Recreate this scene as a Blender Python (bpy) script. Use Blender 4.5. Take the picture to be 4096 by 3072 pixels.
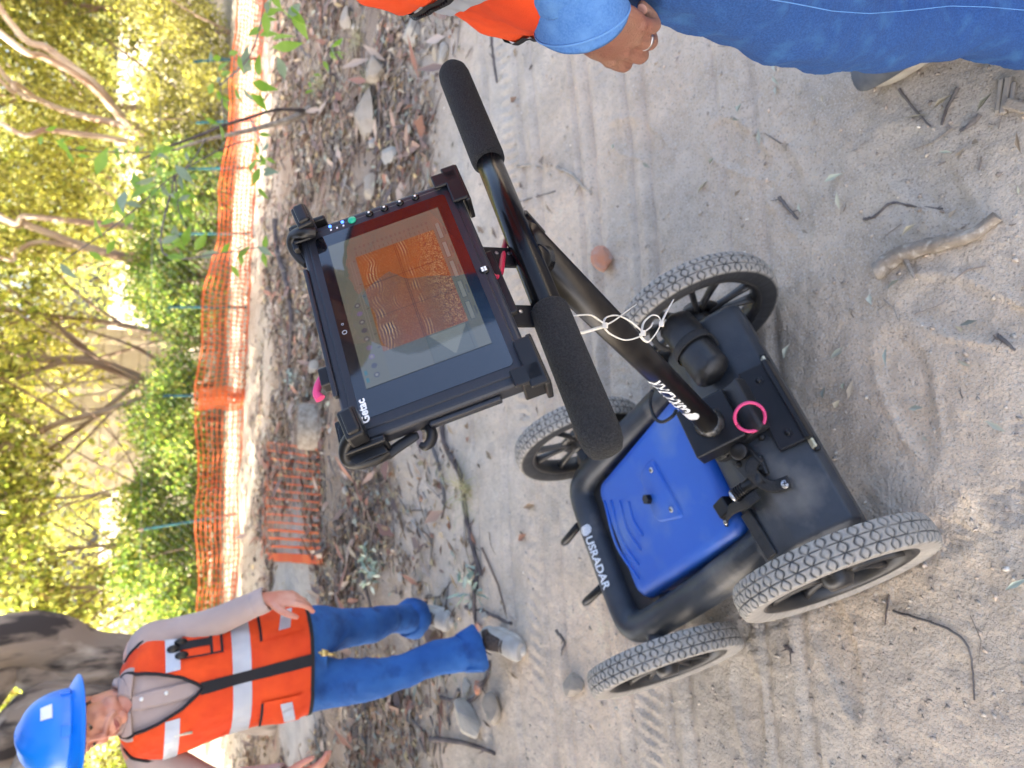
import bpy, bmesh, math, random
import numpy as np
from mathutils import Vector, Matrix, Quaternion
for o in list(bpy.data.objects): bpy.data.objects.remove(o)
SC = bpy.context.scene
COL = SC.collection
rnd = random.Random(11)
rng = np.random.default_rng(5)
PI = math.pi
# ------------------------------------------------------------------ camera
CAM_H, PITCH, ROLL, FPX = 1.516, 0.5385, 0.0383, 2816.8
CAM = np.array([0.0, 0.0, CAM_H])
FWD = np.array([0, math.cos(PITCH), -math.sin(PITCH)])
U0 = np.array([0, math.sin(PITCH), math.cos(PITCH)]); R0 = np.array([1.0, 0, 0])
RR = R0 * math.cos(ROLL) + U0 * math.sin(ROLL)      # towards the right of the place
UU = -R0 * math.sin(ROLL) + U0 * math.cos(ROLL)     # towards the top of the place
cd = bpy.data.cameras.new('camera'); cam = bpy.data.objects.new('camera', cd); COL.objects.link(cam)
cd.sensor_width = 36; cd.sensor_fit = 'HORIZONTAL'; cd.lens = FPX / 4096 * 36
cd.clip_start = 0.02; cd.clip_end = 600
cd.dof.use_dof = True; cd.dof.focus_distance = 0.92; cd.dof.aperture_fstop = 5.2
M = Matrix.Identity(4)
for i in range(3):
    M[i][0] = -UU[i]; M[i][1] = RR[i]; M[i][2] = -FWD[i]; M[i][3] = CAM[i]
cam.matrix_world = M                                 # the phone was held on its side
SC.camera = cam
# ------------------------------------------------------------------ world, sun, exposure
SUN_EL, SUN_AZ = math.radians(42), math.atan2(-0.12, -0.99)   # direction towards the sun (x, y)
w = bpy.data.worlds.new('World'); SC.world = w; w.use_nodes = True
nt = w.node_tree; bg = nt.nodes['Background']
sky = nt.nodes.new('ShaderNodeTexSky'); sky.sky_type = 'NISHITA'; sky.sun_disc = False
sky.sun_elevation = SUN_EL; sky.sun_rotation = PI / 2 - SUN_AZ
sky.air_density = 0.7; sky.dust_density = 5.0; sky.ozone_density = 0.3
nt.links.new(sky.outputs[0], bg.inputs[0]); bg.inputs[1].default_value = 0.15
sd = bpy.data.lights.new('sun', 'SUN'); sd.energy = 5.0; sd.angle = math.radians(0.53); sd.color = (1.0, 0.93, 0.82)
sun = bpy.data.objects.new('sun', sd); COL.objects.link(sun)
SUND = Vector((math.cos(SUN_EL) * math.cos(SUN_AZ), math.cos(SUN_EL) * math.sin(SUN_AZ), math.sin(SUN_EL)))
sun.rotation_euler = SUND.to_track_quat('Z', 'Y').to_euler(); sun.location = (-6, 6, 9)
SC.view_settings.view_transform = 'Standard'; SC.view_settings.look = 'None'
SC.view_settings.exposure = 2.6; SC.view_settings.gamma = 1.0
SC.view_settings.use_curve_mapping = False
SC.render.engine = 'CYCLES'
try:
    SC.cycles.max_bounces = 8; SC.cycles.transparent_max_bounces = 12; SC.cycles.caustics_reflective = False
    SC.cycles.sample_clamp_indirect = 6
except Exception: pass

# ------------------------------------------------------------------ helpers
def ray(X, Y): return FWD + RR * (1536 - Y) / FPX + UU * (2048 - X) / FPX
def gz(X, Y, z=0.0):                     # point of the place seen at (X, Y) at height z
    v = ray(X, Y); return CAM + v * (z - CAM_H) / v[2]
def at(X, Y, y):                         # ... at distance y
    v = ray(X, Y); return CAM + v * (y / v[1])
def nrm(v):
    v = np.asarray(v, float); return v / (np.linalg.norm(v) + 1e-12)
def tag(o, label=None, cat=None, group=None, kind=None):
    if label: o['label'] = label
    if cat: o['category'] = cat
    if group: o['group'] = group
    if kind: o['kind'] = kind
    return o
def empty(name, loc=(0, 0, 0), label=None, cat=None, group=None, mat=None):
    o = bpy.data.objects.new(name, None); COL.objects.link(o); o.empty_display_size = 0.1
    if mat is not None: o.matrix_world = mat
    else: o.location = loc
    o['_m'] = 0; del o['_m']
    return tag(o, label, cat, group)
def mesh_from(name, V, F, mat=None, smooth=True, cols=None):
    me = bpy.data.meshes.new(name)
    V = np.asarray(V, np.float32)
    if isinstance(F, np.ndarray):
        k = F.shape[1]; me.vertices.add(len(V)); me.vertices.foreach_set('co', V.ravel())
        me.loops.add(F.size); me.loops.foreach_set('vertex_index', F.astype(np.int32).ravel())
        me.polygons.add(len(F)); me.polygons.foreach_set('loop_start', np.arange(0, F.size, k, dtype=np.int32))
        me.update(calc_edges=True)
    else:
        me.from_pydata(V.tolist(), [], F); me.update()
    if cols is not None:
        a = me.color_attributes.new('Col', 'FLOAT_COLOR', 'POINT'); a.data.foreach_set('color', np.asarray(cols, np.float32).ravel())
    if smooth: me.polygons.foreach_set('use_smooth', np.ones(len(me.polygons), bool))
    if mat: me.materials.append(mat)
    me.update(); return me
def link(name, me, parent=None, mat=None):
    o = bpy.data.objects.new(name, me); COL.objects.link(o)
    if mat is not None and not me.materials: me.materials.append(mat)
    if parent is not None: o.parent = parent
    return o
def bevel(o, wd=0.003, seg=2, ang=35):
    m = o.modifiers.new('bevel', 'BEVEL'); m.width = wd; m.segments = seg; m.limit_method = 'ANGLE'; m.angle_limit = math.radians(ang); return o
def catmull(P, n):
    P = np.asarray(P, float)
    if len(P) < 3: 
        t = np.linspace(0, 1, n)[:, None]; return P[0] * (1 - t) + P[-1] * t
    Q = np.vstack([2 * P[0] - P[1], P, 2 * P[-1] - P[-2]]); out = []
    s = np.linspace(0, len(P) - 1 - 1e-9, n)
    for a in s:
        i = int(a); t = a - i; p0, p1, p2, p3 = Q[i:i + 4]
        out.append(0.5 * ((2 * p1) + (p2 - p0) * t + (2 * p0 - 5 * p1 + 4 * p2 - p3) * t * t + (3 * p1 - p0 - 3 * p2 + p3) * t ** 3))
    return np.array(out)
class MB:
    """collects shapes into one mesh"""
    def __init__(s): s.V = []; s.F = []; s.n = 0
    def add(s, V, F):
        s.V += [tuple(map(float, v)) for v in V]; s.F += [tuple(int(i) + s.n for i in f) for f in F]; s.n += len(V); return s
    def box(s, c, d, R=None):
        c = np.asarray(c, float); d = np.asarray(d, float) / 2
        V = np.array([[x, y, z] for x in (-1, 1) for y in (-1, 1) for z in (-1, 1)], float) * d
        if R is not None: V = V @ np.asarray(R).T
        return s.add(V + c, [(0, 1, 3, 2), (4, 6, 7, 5), (0, 4, 5, 1), (2, 3, 7, 6), (0, 2, 6, 4), (1, 5, 7, 3)])
    def tube(s, P, r, n=8, seg=None, caps=True, flat=None, up=None, closed=False):
        """swept tube; r scalar or list (interpolated along P); flat = ratio of second radius"""
        P = np.asarray(P, float); rr = np.atleast_1d(np.asarray(r, float))
        if seg: 
            m = seg
            Q = catmull(P, m)
        else: Q = P; m = len(P)
        if rr.ndim == 1 and len(rr) == 1: R_ = np.full(m, rr[0])
        else: R_ = np.interp(np.linspace(0, 1, m), np.linspace(0, 1, len(rr)), rr)
        fl = np.ones(m) if flat is None else np.interp(np.linspace(0, 1, m), np.linspace(0, 1, len(np.atleast_1d(flat))), np.atleast_1d(flat))
        T = np.gradient(Q, axis=0)
        if closed: T[0] = T[-1] = Q[1] - Q[-2]
        T /= np.linalg.norm(T, axis=1)[:, None] + 1e-12
        a = np.asarray(up, float) if up is not None else (np.array([0, 0, 1.0]) if abs(T[0][2]) < 0.9 else np.array([1.0, 0, 0]))
        N = nrm(a - T[0] * (a @ T[0])); V = []
        th = np.linspace(0, 2 * PI, n, endpoint=False)
        for i in range(m):
            N = nrm(N - T[i] * (N @ T[i])); B = np.cross(T[i], N)
            V.append(Q[i] + (np.cos(th)[:, None] * N * fl[i] + np.sin(th)[:, None] * B) * R_[i])
        V = np.vstack(V); F = []
        for i in range(m - 1):
            for j in range(n):
                k = (j + 1) % n; F.append((i * n + j, i * n + k, (i + 1) * n + k, (i + 1) * n + j))
        if closed:
            pass
        elif caps: F.append(tuple(range(n - 1, -1, -1))); F.append(tuple((m - 1) * n + j for j in range(n)))
        return s.add(V, F)
    def cyl(s, a, b, r, n=16, r2=None): return s.tube([a, b], [r, r if r2 is None else r2], n)
    def ball(s, c, r, R=None, n=12, m=8):
        r = np.broadcast_to(np.asarray(r, float), 3); V = [[0, 0, 1]]
        for i in range(1, m):
            p = PI * i / m
            for j in range(n): t = 2 * PI * j / n; V.append([math.sin(p) * math.cos(t), math.sin(p) * math.sin(t), math.cos(p)])
        V.append([0, 0, -1]); V = np.array(V) * r
        if R is not None: V = V @ np.asarray(R).T
        F = [(0, 1 + j, 1 + (j + 1) % n) for j in range(n)]
        for i in range(m - 2):
            for j in range(n):
                k = (j + 1) % n; a = 1 + i * n; F.append((a + j, a + n + j, a + n + k, a + k))
        e = len(V) - 1; a = 1 + (m - 2) * n
        F += [(a + j, e, a + (j + 1) % n) for j in range(n)]
        return s.add(V + np.asarray(c, float), F)
    def rev(s, prof, c=(0, 0, 0), ax=(0, 0, 1), n=32, closed=False):
        """profile of (radius, height) turned round an axis; closed = ring-shaped profile"""
        ax = nrm(ax); a = np.array([1.0, 0, 0]) if abs(ax[0]) < 0.9 else np.array([0, 1.0, 0])
        N = nrm(a - ax * (a @ ax)); B = np.cross(ax, N); V = []; m = len(prof); c = np.asarray(c, float)
        for r_, h_ in prof:
            for j in range(n):
                t = 2 * PI * j / n; V.append(c + ax * h_ + (N * math.cos(t) + B * math.sin(t)) * r_)
        F = []
        for i in range(m if closed else m - 1):
            i2 = (i + 1) % m
            for j in range(n):
                k = (j + 1) % n; F.append((i * n + j, i * n + k, i2 * n + k, i2 * n + j))
        if not closed:
            if prof[0][0] > 1e-6: F.append(tuple(range(n - 1, -1, -1)))
            if prof[-1][0] > 1e-6: F.append(tuple((m - 1) * n + j for j in range(n)))
        return s.add(V, F)
    def rock(s, c, r, seed=0, sub=2, jag=0.25, R=None):
        bm = bmesh.new(); bmesh.ops.create_icosphere(bm, subdivisions=sub, radius=1)
        rg = np.random.default_rng(seed); D = [nrm(rg.normal(size=3)) for _ in range(15)]; L = [0.50 + rg.random() * 0.32 for _ in D]
        V = []
        for v in bm.verts:
            p = np.array(v.co); q = p.copy()
            for d_, l_ in zip(D, L):
                k = q @ d_
                if k > l_: q = q - d_ * (k - l_) * 0.98
            V.append(q * (1 + rg.normal() * jag * 0.08))
        F = [tuple(v.index for v in f.verts) for f in bm.faces]; bm.free()
        V = np.array(V) * np.broadcast_to(np.asarray(r, float), 3)
        if R is not None: V = V @ np.asarray(R).T
        return s.add(V + np.asarray(c, float), F)
    def mesh(s, name, mat=None, smooth=True): return mesh_from(name, np.array(s.V), s.F, mat, smooth)
    def obj(s, name, mat, parent=None, smooth=True, wn=False):
        o = link(name, s.mesh(name, mat, smooth), parent)
        return o
def rotz(a): c, s_ = math.cos(a), math.sin(a); return np.array([[c, -s_, 0], [s_, c, 0], [0, 0, 1.0]])
def rotx(a): c, s_ = math.cos(a), math.sin(a); return np.array([[1.0, 0, 0], [0, c, -s_], [0, s_, c]])
def roty(a): c, s_ = math.cos(a), math.sin(a); return np.array([[c, 0, s_], [0, 1.0, 0], [-s_, 0, c]])
def fuse(mb, name, mat, parent, voxel=0.004, smooth=6, fac=0.6):
    """joins closed overlapping shapes into one continuous skin"""
    me = mb.mesh(name, mat); o = link(name, me)
    m = o.modifiers.new('r', 'REMESH'); m.mode = 'VOXEL'; m.voxel_size = voxel; m.use_smooth_shade = True
    if smooth: s_ = o.modifiers.new('s', 'SMOOTH'); s_.iterations = smooth; s_.factor = fac
    dg = bpy.context.evaluated_depsgraph_get(); dg.update()
    me2 = bpy.data.meshes.new_from_object(o.evaluated_get(dg)); me2.name = name
    bpy.data.objects.remove(o); bpy.data.meshes.remove(me)
    if not me2.materials: me2.materials.append(mat)
    me2.polygons.foreach_set('use_smooth', np.ones(len(me2.polygons), bool))
    return link(name, me2, parent)
def shade_auto(o, ang=35):
    me = o.data; me.polygons.foreach_set('use_smooth', np.ones(len(me.polygons), bool))
    bm = bmesh.new(); bm.from_mesh(me); a = math.radians(ang)
    for e in bm.edges: e.smooth = not (len(e.link_faces) == 2 and e.calc_face_angle(0) > a)
    bm.to_mesh(me); bm.free(); return o
def text_mesh(txt, size, extrude=0.0006, shear=0.0, bold=0.0):
    cu = bpy.data.curves.new('t', 'FONT'); cu.body = txt; cu.size = size; cu.extrude = extrude; cu.align_x = 'LEFT'; cu.shear = shear; cu.offset = bold
    cu.resolution_u = 4
    o = bpy.data.objects.new('t', cu); COL.objects.link(o)
    dg = bpy.context.evaluated_depsgraph_get(); dg.update()
    me = bpy.data.meshes.new_from_object(o.evaluated_get(dg)); bpy.data.objects.remove(o)
    bm = bmesh.new(); bm.from_mesh(me); bmesh.ops.triangulate(bm, faces=bm.faces)
    V = np.array([v.co for v in bm.verts]); F = [tuple(v.index for v in f.verts) for f in bm.faces]; bm.free(); bpy.data.meshes.remove(me)
    return V, F
# value noise
def _h(i, j, s): 
    n = (i.astype(np.int64) * 374761393 + j.astype(np.int64) * 668265263 + s * 974711) & 0x7fffffff
    n = ((n ^ (n >> 13)) * 1274126177) & 0x7fffffff
    return ((n ^ (n >> 16)) & 0xffff) / 65535.0
def vn(x, y, s=0):
    x = np.asarray(x, float); y = np.asarray(y, float); i = np.floor(x); j = np.floor(y); a = x - i; b = y - j
    a = a * a * (3 - 2 * a); b = b * b * (3 - 2 * b)
    return (_h(i, j, s) * (1 - a) + _h(i + 1, j, s) * a) * (1 - b) + (_h(i, j + 1, s) * (1 - a) + _h(i + 1, j + 1, s) * a) * b
def fbm(x, y, s=0, o=4):
    r = 0; a = 0.5
    for k in range(o): r = r + a * (vn(x, y, s + k) - 0.5); x = x * 2.03 + 7.1; y = y * 2.03 + 3.3; a *= 0.5
    return r

# ------------------------------------------------------------------ materials
def mat(name, c, rough=0.6, c2=None, nscale=8, metal=0.0, bump=0.0, bscale=60, coat=0.0, transl=0.0, emit=None, spec=0.5, c3=None, n3=2.0, col=False, sheen=0.0, detail=4, stretch=None, thr=None, ior=None):
    m = bpy.data.materials.new(name); m.use_nodes = True; t = m.node_tree; b = t.nodes['Principled BSDF']
    N = t.nodes.new; L = t.links.new
    b.inputs['Roughness'].default_value = rough; b.inputs['Metallic'].default_value = metal
    b.inputs['Specular IOR Level'].default_value = spec; b.inputs['Coat Weight'].default_value = coat; b.inputs['Coat Roughness'].default_value = 0.08
    b.inputs['Sheen Weight'].default_value = sheen
    tc = N('ShaderNodeTexCoord'); src = tc.outputs['Object']
    if stretch:
        mp = N('ShaderNodeMapping'); mp.inputs['Scale'].default_value = stretch; L(src, mp.inputs['Vector']); src = mp.outputs[0]
    def rgb(c): return (c[0], c[1], c[2], 1)
    out = None
    if col:
        a = N('ShaderNodeAttribute'); a.attribute_name = 'Col'; out = a.outputs['Color']
    else:
        b.inputs['Base Color'].default_value = rgb(c)
    if c2 is not None:
        n = N('ShaderNodeTexNoise'); n.inputs['Scale'].default_value = nscale; n.inputs['Detail'].default_value = detail; L(src, n.inputs['Vector'])
        r = N('ShaderNodeMapRange'); lo, hi = thr or (0.35, 0.65); r.inputs['From Min'].default_value = lo; r.inputs['From Max'].default_value = hi; L(n.outputs['Fac'], r.inputs['Value'])
        mx = N('ShaderNodeMix'); mx.data_type = 'RGBA'
        if out: L(out, mx.inputs['A'])
        else: mx.inputs['A'].default_value = rgb(c)
        mx.inputs['B'].default_value = rgb(c2); L(r.outputs[0], mx.inputs['Factor']); out = mx.outputs['Result']
    if c3 is not None:
        n = N('ShaderNodeTexNoise'); n.inputs['Scale'].default_value = n3; n.inputs['Detail'].default_value = 6; L(src, n.inputs['Vector'])
        r = N('ShaderNodeMapRange'); r.inputs['From Min'].default_value = 0.52; r.inputs['From Max'].default_value = 0.7; L(n.outputs['Fac'], r.inputs['Value'])
        mx = N('ShaderNodeMix'); mx.data_type = 'RGBA'; L(out, mx.inputs['A']); mx.inputs['B'].default_value = rgb(c3); L(r.outputs[0], mx.inputs['Factor']); out = mx.outputs['Result']
    if out: L(out, b.inputs['Base Color'])
    if bump:
        n = N('ShaderNodeTexNoise'); n.inputs['Scale'].default_value = bscale; n.inputs['Detail'].default_value = 5; L(src, n.inputs['Vector'])
        bp = N('ShaderNodeBump'); bp.inputs['Strength'].default_value = min(1, bump); bp.inputs['Distance'].default_value = 0.004; L(n.outputs['Fac'], bp.inputs['Height']); L(bp.outputs[0], b.inputs['Normal'])
    if emit: b.inputs['Emission Color'].default_value = rgb(emit[0]); b.inputs['Emission Strength'].default_value = emit[1]
    if transl:
        tr = N('ShaderNodeBsdfTranslucent'); ms = N('ShaderNodeMixShader'); ms.inputs[0].default_value = transl
        if out: 
            g = N('ShaderNodeMix'); g.data_type = 'RGBA'; g.blend_type = 'MULTIPLY'; g.inputs['Factor'].default_value = 1; L(out, g.inputs['A']); g.inputs['B'].default_value = (1.7, 1.7, 0.8, 1) if transl > 0.3 else (1, 1, 1, 1); L(g.outputs['Result'], tr.inputs[0])
        else: tr.inputs[0].default_value = rgb(c)
        L(b.outputs[0], ms.inputs[1]); L(tr.outputs[0], ms.inputs[2]); L(ms.outputs[0], t.nodes['Material Output'].inputs[0])
    return m
MT = {}
MT['black_plastic'] = mat('black_plastic', (0.012, 0.013, 0.015), 0.42, c2=(0.03, 0.03, 0.032), nscale=6, bump=0.15, bscale=220, c3=(0.16, 0.14, 0.12), n3=5)
MT['frame_plastic'] = mat('frame_plastic', (0.020, 0.026, 0.036), 0.42, c2=(0.050, 0.057, 0.068), nscale=7, bump=0.2, bscale=300, c3=(0.19, 0.175, 0.155), n3=5, spec=.45)
MT['black_clean'] = mat('black_clean', (0.006, 0.0065, 0.008), 0.38, c2=(0.012, 0.012, 0.014), nscale=20, spec=.35)
MT['gloss_black'] = mat('gloss_black', (0.004, 0.004, 0.005), 0.22, coat=0.0, c2=(0.012, 0.012, 0.014), nscale=120, thr=(0.62, 0.75), spec=.32)
MT['post_black'] = mat('post_black', (0.006, 0.005, 0.005), 0.30, c2=(0.014, 0.012, 0.011), nscale=30, spec=.35)
MT['foam'] = mat('foam', (0.006, 0.007, 0.009), 0.92, c2=(0.022, 0.024, 0.028), nscale=420, bump=1.0, bscale=480, detail=2)
MT['blue_plastic'] = mat('blue_plastic', (0.010, 0.092, 0.47), 0.46, c2=(0.016, 0.11, 0.50), nscale=5, bump=0.15, bscale=420, c3=(0.07, 0.16, 0.46), n3=6)
MT['rubber'] = mat('rubber', (0.3, 0.3, 0.3), 0.85, col=True, bump=0.3, bscale=300)
MT['rim'] = mat('rim', (0.010, 0.011, 0.014), 0.40, c2=(0.05, 0.045, 0.04), nscale=14)
MT['webbing'] = mat('webbing', (0.012, 0.012, 0.013), 0.8, c2=(0.025, 0.025, 0.026), nscale=300)
MT['pouch'] = mat('pouch', (0.010, 0.010, 0.012), 0.45, c2=(0.02, 0.02, 0.02), nscale=30, bump=0.4, bscale=60)
MT['steel'] = mat('steel', (0.62, 0.63, 0.65), 0.28, metal=1.0, c2=(0.4, 0.4, 0.42), nscale=90)
MT['weld'] = mat('weld', (0.10, 0.10, 0.10), 0.35, metal=0.6, c2=(0.02, 0.02, 0.02), nscale=120)
MT['pink'] = mat('pink', (0.75, 0.06, 0.20), 0.45)
MT['red_cable'] = mat('red_cable', (0.45, 0.02, 0.06), 0.45)
MT['cream'] = mat('cream', (0.66, 0.64, 0.50), 0.7, c2=(0.5, 0.48, 0.36), nscale=60)
MT['nylon'] = mat('nylon', (0.74, 0.72, 0.66), 0.42, transl=0.2)
MT['white_print'] = mat('white_print', (0.78, 0.80, 0.82), 0.55)
MT['tablet_body'] = mat('tablet_body', (0.010, 0.012, 0.018), 0.42, c2=(0.014, 0.016, 0.024), nscale=500, bump=0.05, bscale=900)
MT['denim'] = mat('denim', (0.011, 0.050, 0.19), 0.95, c2=(0.020, 0.080, 0.26), nscale=380, bump=0.5, bscale=420, detail=2, c3=(0.032, 0.110, 0.29), n3=26)
MT['denim_far'] = mat('denim_far', (0.013, 0.075, 0.27), 0.95, c2=(0.026, 0.115, 0.36), nscale=7, bump=0.4, bscale=240, c3=(0.007, 0.040, 0.17), n3=9)
MT['denim_shirt'] = mat('denim_shirt', (0.055, 0.17, 0.46), 0.95, c2=(0.08, 0.21, 0.52), nscale=380, bump=0.4, bscale=400, detail=2, c3=(0.095, 0.24, 0.55), n3=45)
MT['denim_thread'] = mat('denim_thread', (0.12, 0.27, 0.56), 0.9, c2=(0.10, 0.26, 0.58), nscale=200)
MT['orange_cloth'] = mat('orange_cloth', (0.85, 0.085, 0.010), 0.8, c2=(0.72, 0.055, 0.008), nscale=9, bump=0.25, bscale=600, transl=0.12)
MT['vest_trim'] = mat('vest_trim', (0.008, 0.008, 0.012), 0.8)
MT['reflective'] = mat('reflective', (0.46, 0.50, 0.57), 0.45, c2=(0.40, 0.44, 0.52), nscale=14, metal=0.25)
MT['shirt'] = mat('shirt', (0.38, 0.30, 0.28), 0.9, c2=(0.43, 0.35, 0.33), nscale=7, bump=0.3, bscale=300)
MT['skin'] = mat('skin', (0.56, 0.28, 0.20), 0.5, c2=(0.50, 0.20, 0.14), nscale=14, bump=0.15, bscale=240, c3=(0.62, 0.34, 0.26), n3=9)
MT['skin_hand'] = mat('skin_hand', (0.235, 0.120, 0.080), 0.5, c2=(0.215, 0.085, 0.058), nscale=26, bump=0.5, bscale=380, c3=(0.28, 0.150, 0.10), n3=17)
MT['nail'] = mat('nail', (0.55, 0.30, 0.24), 0.3)
MT['lip'] = mat('lip', (0.34, 0.10, 0.09), 0.5)
MT['hair'] = mat('hair', (0.05, 0.04, 0.035), 0.7, c2=(0.14, 0.12, 0.11), nscale=180)
MT['eye_white'] = mat('eye_white', (0.30, 0.26, 0.24), 0.5)
MT['eye_dark'] = mat('eye_dark', (0.012, 0.008, 0.006), 0.45)
MT['hat_blue'] = mat('hat_blue', (0.002, 0.17, 0.70), 0.34, coat=0.1, c2=(0.004, 0.20, 0.76), nscale=5)
MT['white_sticker'] = mat('white_sticker', (0.72, 0.76, 0.78), 0.5)
MT['suede'] = mat('suede', (0.33, 0.31, 0.28), 0.9, c2=(0.42, 0.40, 0.37), nscale=20, bump=0.3, bscale=200)
MT['sole'] = mat('sole', (0.52, 0.49, 0.44), 0.8, c2=(0.36, 0.33, 0.29), nscale=30)
MT['laces'] = mat('laces', (0.03, 0.022, 0.02), 0.9, c2=(0.08, 0.06, 0.05), nscale=90)
MT['grey_shoe'] = mat('grey_shoe', (0.075, 0.085, 0.10), 0.85, c2=(0.14, 0.15, 0.165), nscale=26, bump=0.3, bscale=300)
MT['shoe_rim'] = mat('shoe_rim', (0.50, 0.46, 0.38), 0.8, c2=(0.38, 0.34, 0.28), nscale=30)
MT['brass'] = mat('brass', (0.55, 0.42, 0.16), 0.35, metal=0.8)
MT['bark'] = mat('bark', (0.26, 0.215, 0.18), 0.95, c2=(0.045, 0.038, 0.038), nscale=7, bump=1.0, bscale=30, c3=(0.46, 0.42, 0.38), n3=6, stretch=(1, 1, 0.25), thr=(.47, .58))
MT['pale_bark'] = mat('pale_bark', (0.52, 0.42, 0.31), 0.8, c2=(0.24, 0.14, 0.09), nscale=3.5, bump=0.6, bscale=26, stretch=(1, 1, 0.25))
MT['brown_bark'] = mat('brown_bark', (0.20, 0.12, 0.08), 0.9, c2=(0.38, 0.29, 0.22), nscale=4, bump=0.8, bscale=24, stretch=(1, 1, 0.25))
MT['grey_stick'] = mat('grey_stick', (0.20, 0.18, 0.165), 0.9, c2=(0.10, 0.085, 0.08), nscale=18, bump=0.8, bscale=120)
MT['dark_stick'] = mat('dark_stick', (0.075, 0.06, 0.058), 0.9, c2=(0.15, 0.12, 0.11), nscale=16, bump=0.8, bscale=120)
MT['pale_stick'] = mat('pale_stick', (0.42, 0.36, 0.29), 0.9, c2=(0.24, 0.195, 0.15), nscale=22, bump=1.0, bscale=180, c3=(0.52, 0.46, 0.38), n3=60)
MT['cut_wood'] = mat('cut_wood', (0.36, 0.32, 0.27), 0.9, c2=(0.32, 0.29, 0.26), nscale=14, bump=0.5, bscale=60)
MT['stone'] = mat('stone', (0.36, 0.31, 0.25), 0.9, c2=(0.26, 0.22, 0.175), nscale=9, bump=0.7, bscale=60)
MT['pale_stone'] = mat('pale_stone', (0.42, 0.385, 0.33), 0.9, c2=(0.31, 0.28, 0.235), nscale=11, bump=0.7, bscale=70)
MT['brick'] = mat('brick', (0.52, 0.22, 0.12), 0.9, c2=(0.42, 0.26, 0.20), nscale=26, bump=1.0, bscale=90, c3=(0.45, 0.36, 0.32), n3=16)
MT['net'] = mat('net', (0.80, 0.20, 0.06), 0.7, transl=0.3, c2=(0.80, 0.13, 0.04), nscale=3)
MT['wire'] = mat('wire', (0.10, 0.11, 0.10), 0.6)
MT['teal'] = mat('teal', (0.008, 0.10, 0.11), 0.6, c2=(0.01, 0.07, 0.08), nscale=10)
MT['leafmix'] = mat('leafmix', (0.1, 0.1, 0.1), 0.55, col=True, transl=0.6)
MT['litter'] = mat('litter', (0.1, 0.1, 0.1), 0.85, col=True)
MT['siding'] = mat('siding', (0.42, 0.36, 0.27), 0.8, c2=(0.34, 0.29, 0.22), nscale=3)

# ------------------------------------------------------------------ ground
YAW = 0.6436; CART = np.array([-0.0629 * 1.35, 0.8086 * 1.35, 0.0])
CF = np.array([-math.sin(YAW), math.cos(YAW)]); CR = np.array([math.cos(YAW), math.sin(YAW)])
prints = []   # footprints: x, y, angle
for X, Y, a in [(3640, 1580, 0.35), (3150, 760, 0.5), (2960, 600, 0.9), (3880, 1250, 1.2), (3000, 2850, 0.2), (3700, 700, 0.7), (2550, 560, 1.1), (3350, 2600, 0.4)]:
    p = gz(X, Y); prints.append((p[0], p[1], a))
def gh(x, y, fine=True):
    x = np.asarray(x, float); y = np.asarray(y, float)
    base = 0.030 * fbm(x * 0.7, y * 0.7, 3, 3) * np.clip((y - 1.0) / 2, 0.15, 1)
    z = base + 0.012 * fbm(x * 4, y * 4, 9, 3)
    lit = np.clip((y - 3.1 + 0.5 * (vn(x * 1.3, y * 1.3, 4) - 0.5)) / 0.8, 0, 1)
    z = z + lit * (0.05 * fbm(x * 2.4, y * 2.4, 21, 4))
    if fine:
        near = 1 - lit
        z = z + (0.0060 + 0.008 * lit) * fbm(x * 26, y * 26, 31, 3) + 0.0045 * fbm(x * 70, y * 40, 35, 2) + .004 * near * fbm(x * 4, y * 60, 37, 3)
        # vehicle ruts running across the path
        yy = y - 0.20 * x + 0.03 * np.sin(x * 1.7)
        for c_, wd, dp in ((1.62, .018, .008), (1.70, .012, .005), (1.90, .02, .009), (1.98, .012, .005), (2.25, .02, .008), (2.36, .014, .006), (2.62, .02, .007), (1.20, .016, .005), (1.32, .012, .004), (2.9, .02, .006)):
            q = (yy - c_) / wd; z = z - near * 1.7 * dp * np.exp(-q * q) * (0.4 + 1.0 * vn(x * 3, y * 1, 5)) + near * dp * 0.8 * np.exp(-(q - 1.8) ** 2)
        q = (yy - 1.8); z = z + near * 0.005 * np.exp(-(q / 0.05) ** 2) * np.sin(x * 150 + 6 * vn(x * 5, y * 5, 3)) * vn(x * 3, y * 2, 8)
        q = (yy - 2.45); z = z + near * 0.005 * np.exp(-(q / 0.05) ** 2) * np.sin(x * 130 + 6 * vn(x * 5, y * 5, 4)) * vn(x * 3, y * 2, 18)
        # the trails the cart's own wheels pressed
        f_ = (x - CART[0]) * CF[0] + (y - CART[1]) * CF[1]; l_ = (x - CART[0]) * CR[0] + (y - CART[1]) * CR[1]
        for s_ in (-0.3387,):
            q = np.abs(l_ - s_ - 0.04 * np.sin((f_ + 0.1) * 1.2)); m_ = (f_ < 0.55) * np.clip((0.036 - q) / 0.006, 0, 1)
            z = z - m_ * (0.0025 + 0.0012 * np.sign(np.sin(f_ * 210)) * np.sign(np.sin(q * 260)))
        for px, py, a in prints:
            dx = (x - px) * math.cos(a) + (y - py) * math.sin(a); dy = -(x - px) * math.sin(a) + (y - py) * math.cos(a)
            wd = 0.048 * (1 + 0.2 * np.sin(dx * 12)); q = np.sqrt((dx / 0.14) ** 2 + (dy / wd) ** 2)
            z = z - 0.006 * np.clip((1.1 - q) / 0.35, 0, 1) * (.6 + .8 * vn(x * 9, y * 9, 66)) + 0.003 * np.exp(-((q - 1.2) / 0.16) ** 2) * vn(x * 14, y * 14, 67) * 2
    # a shallow rise in front of the fence, then the ground falls away a little
    z = z + 0.05 * np.exp(-((y - 7.3 - 0.1 * np.sin(x)) / 0.22) ** 2) * (x > -9) * 0.6
    z = z - np.clip(y - 14, 0, 60) * 0.05
    return z
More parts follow.
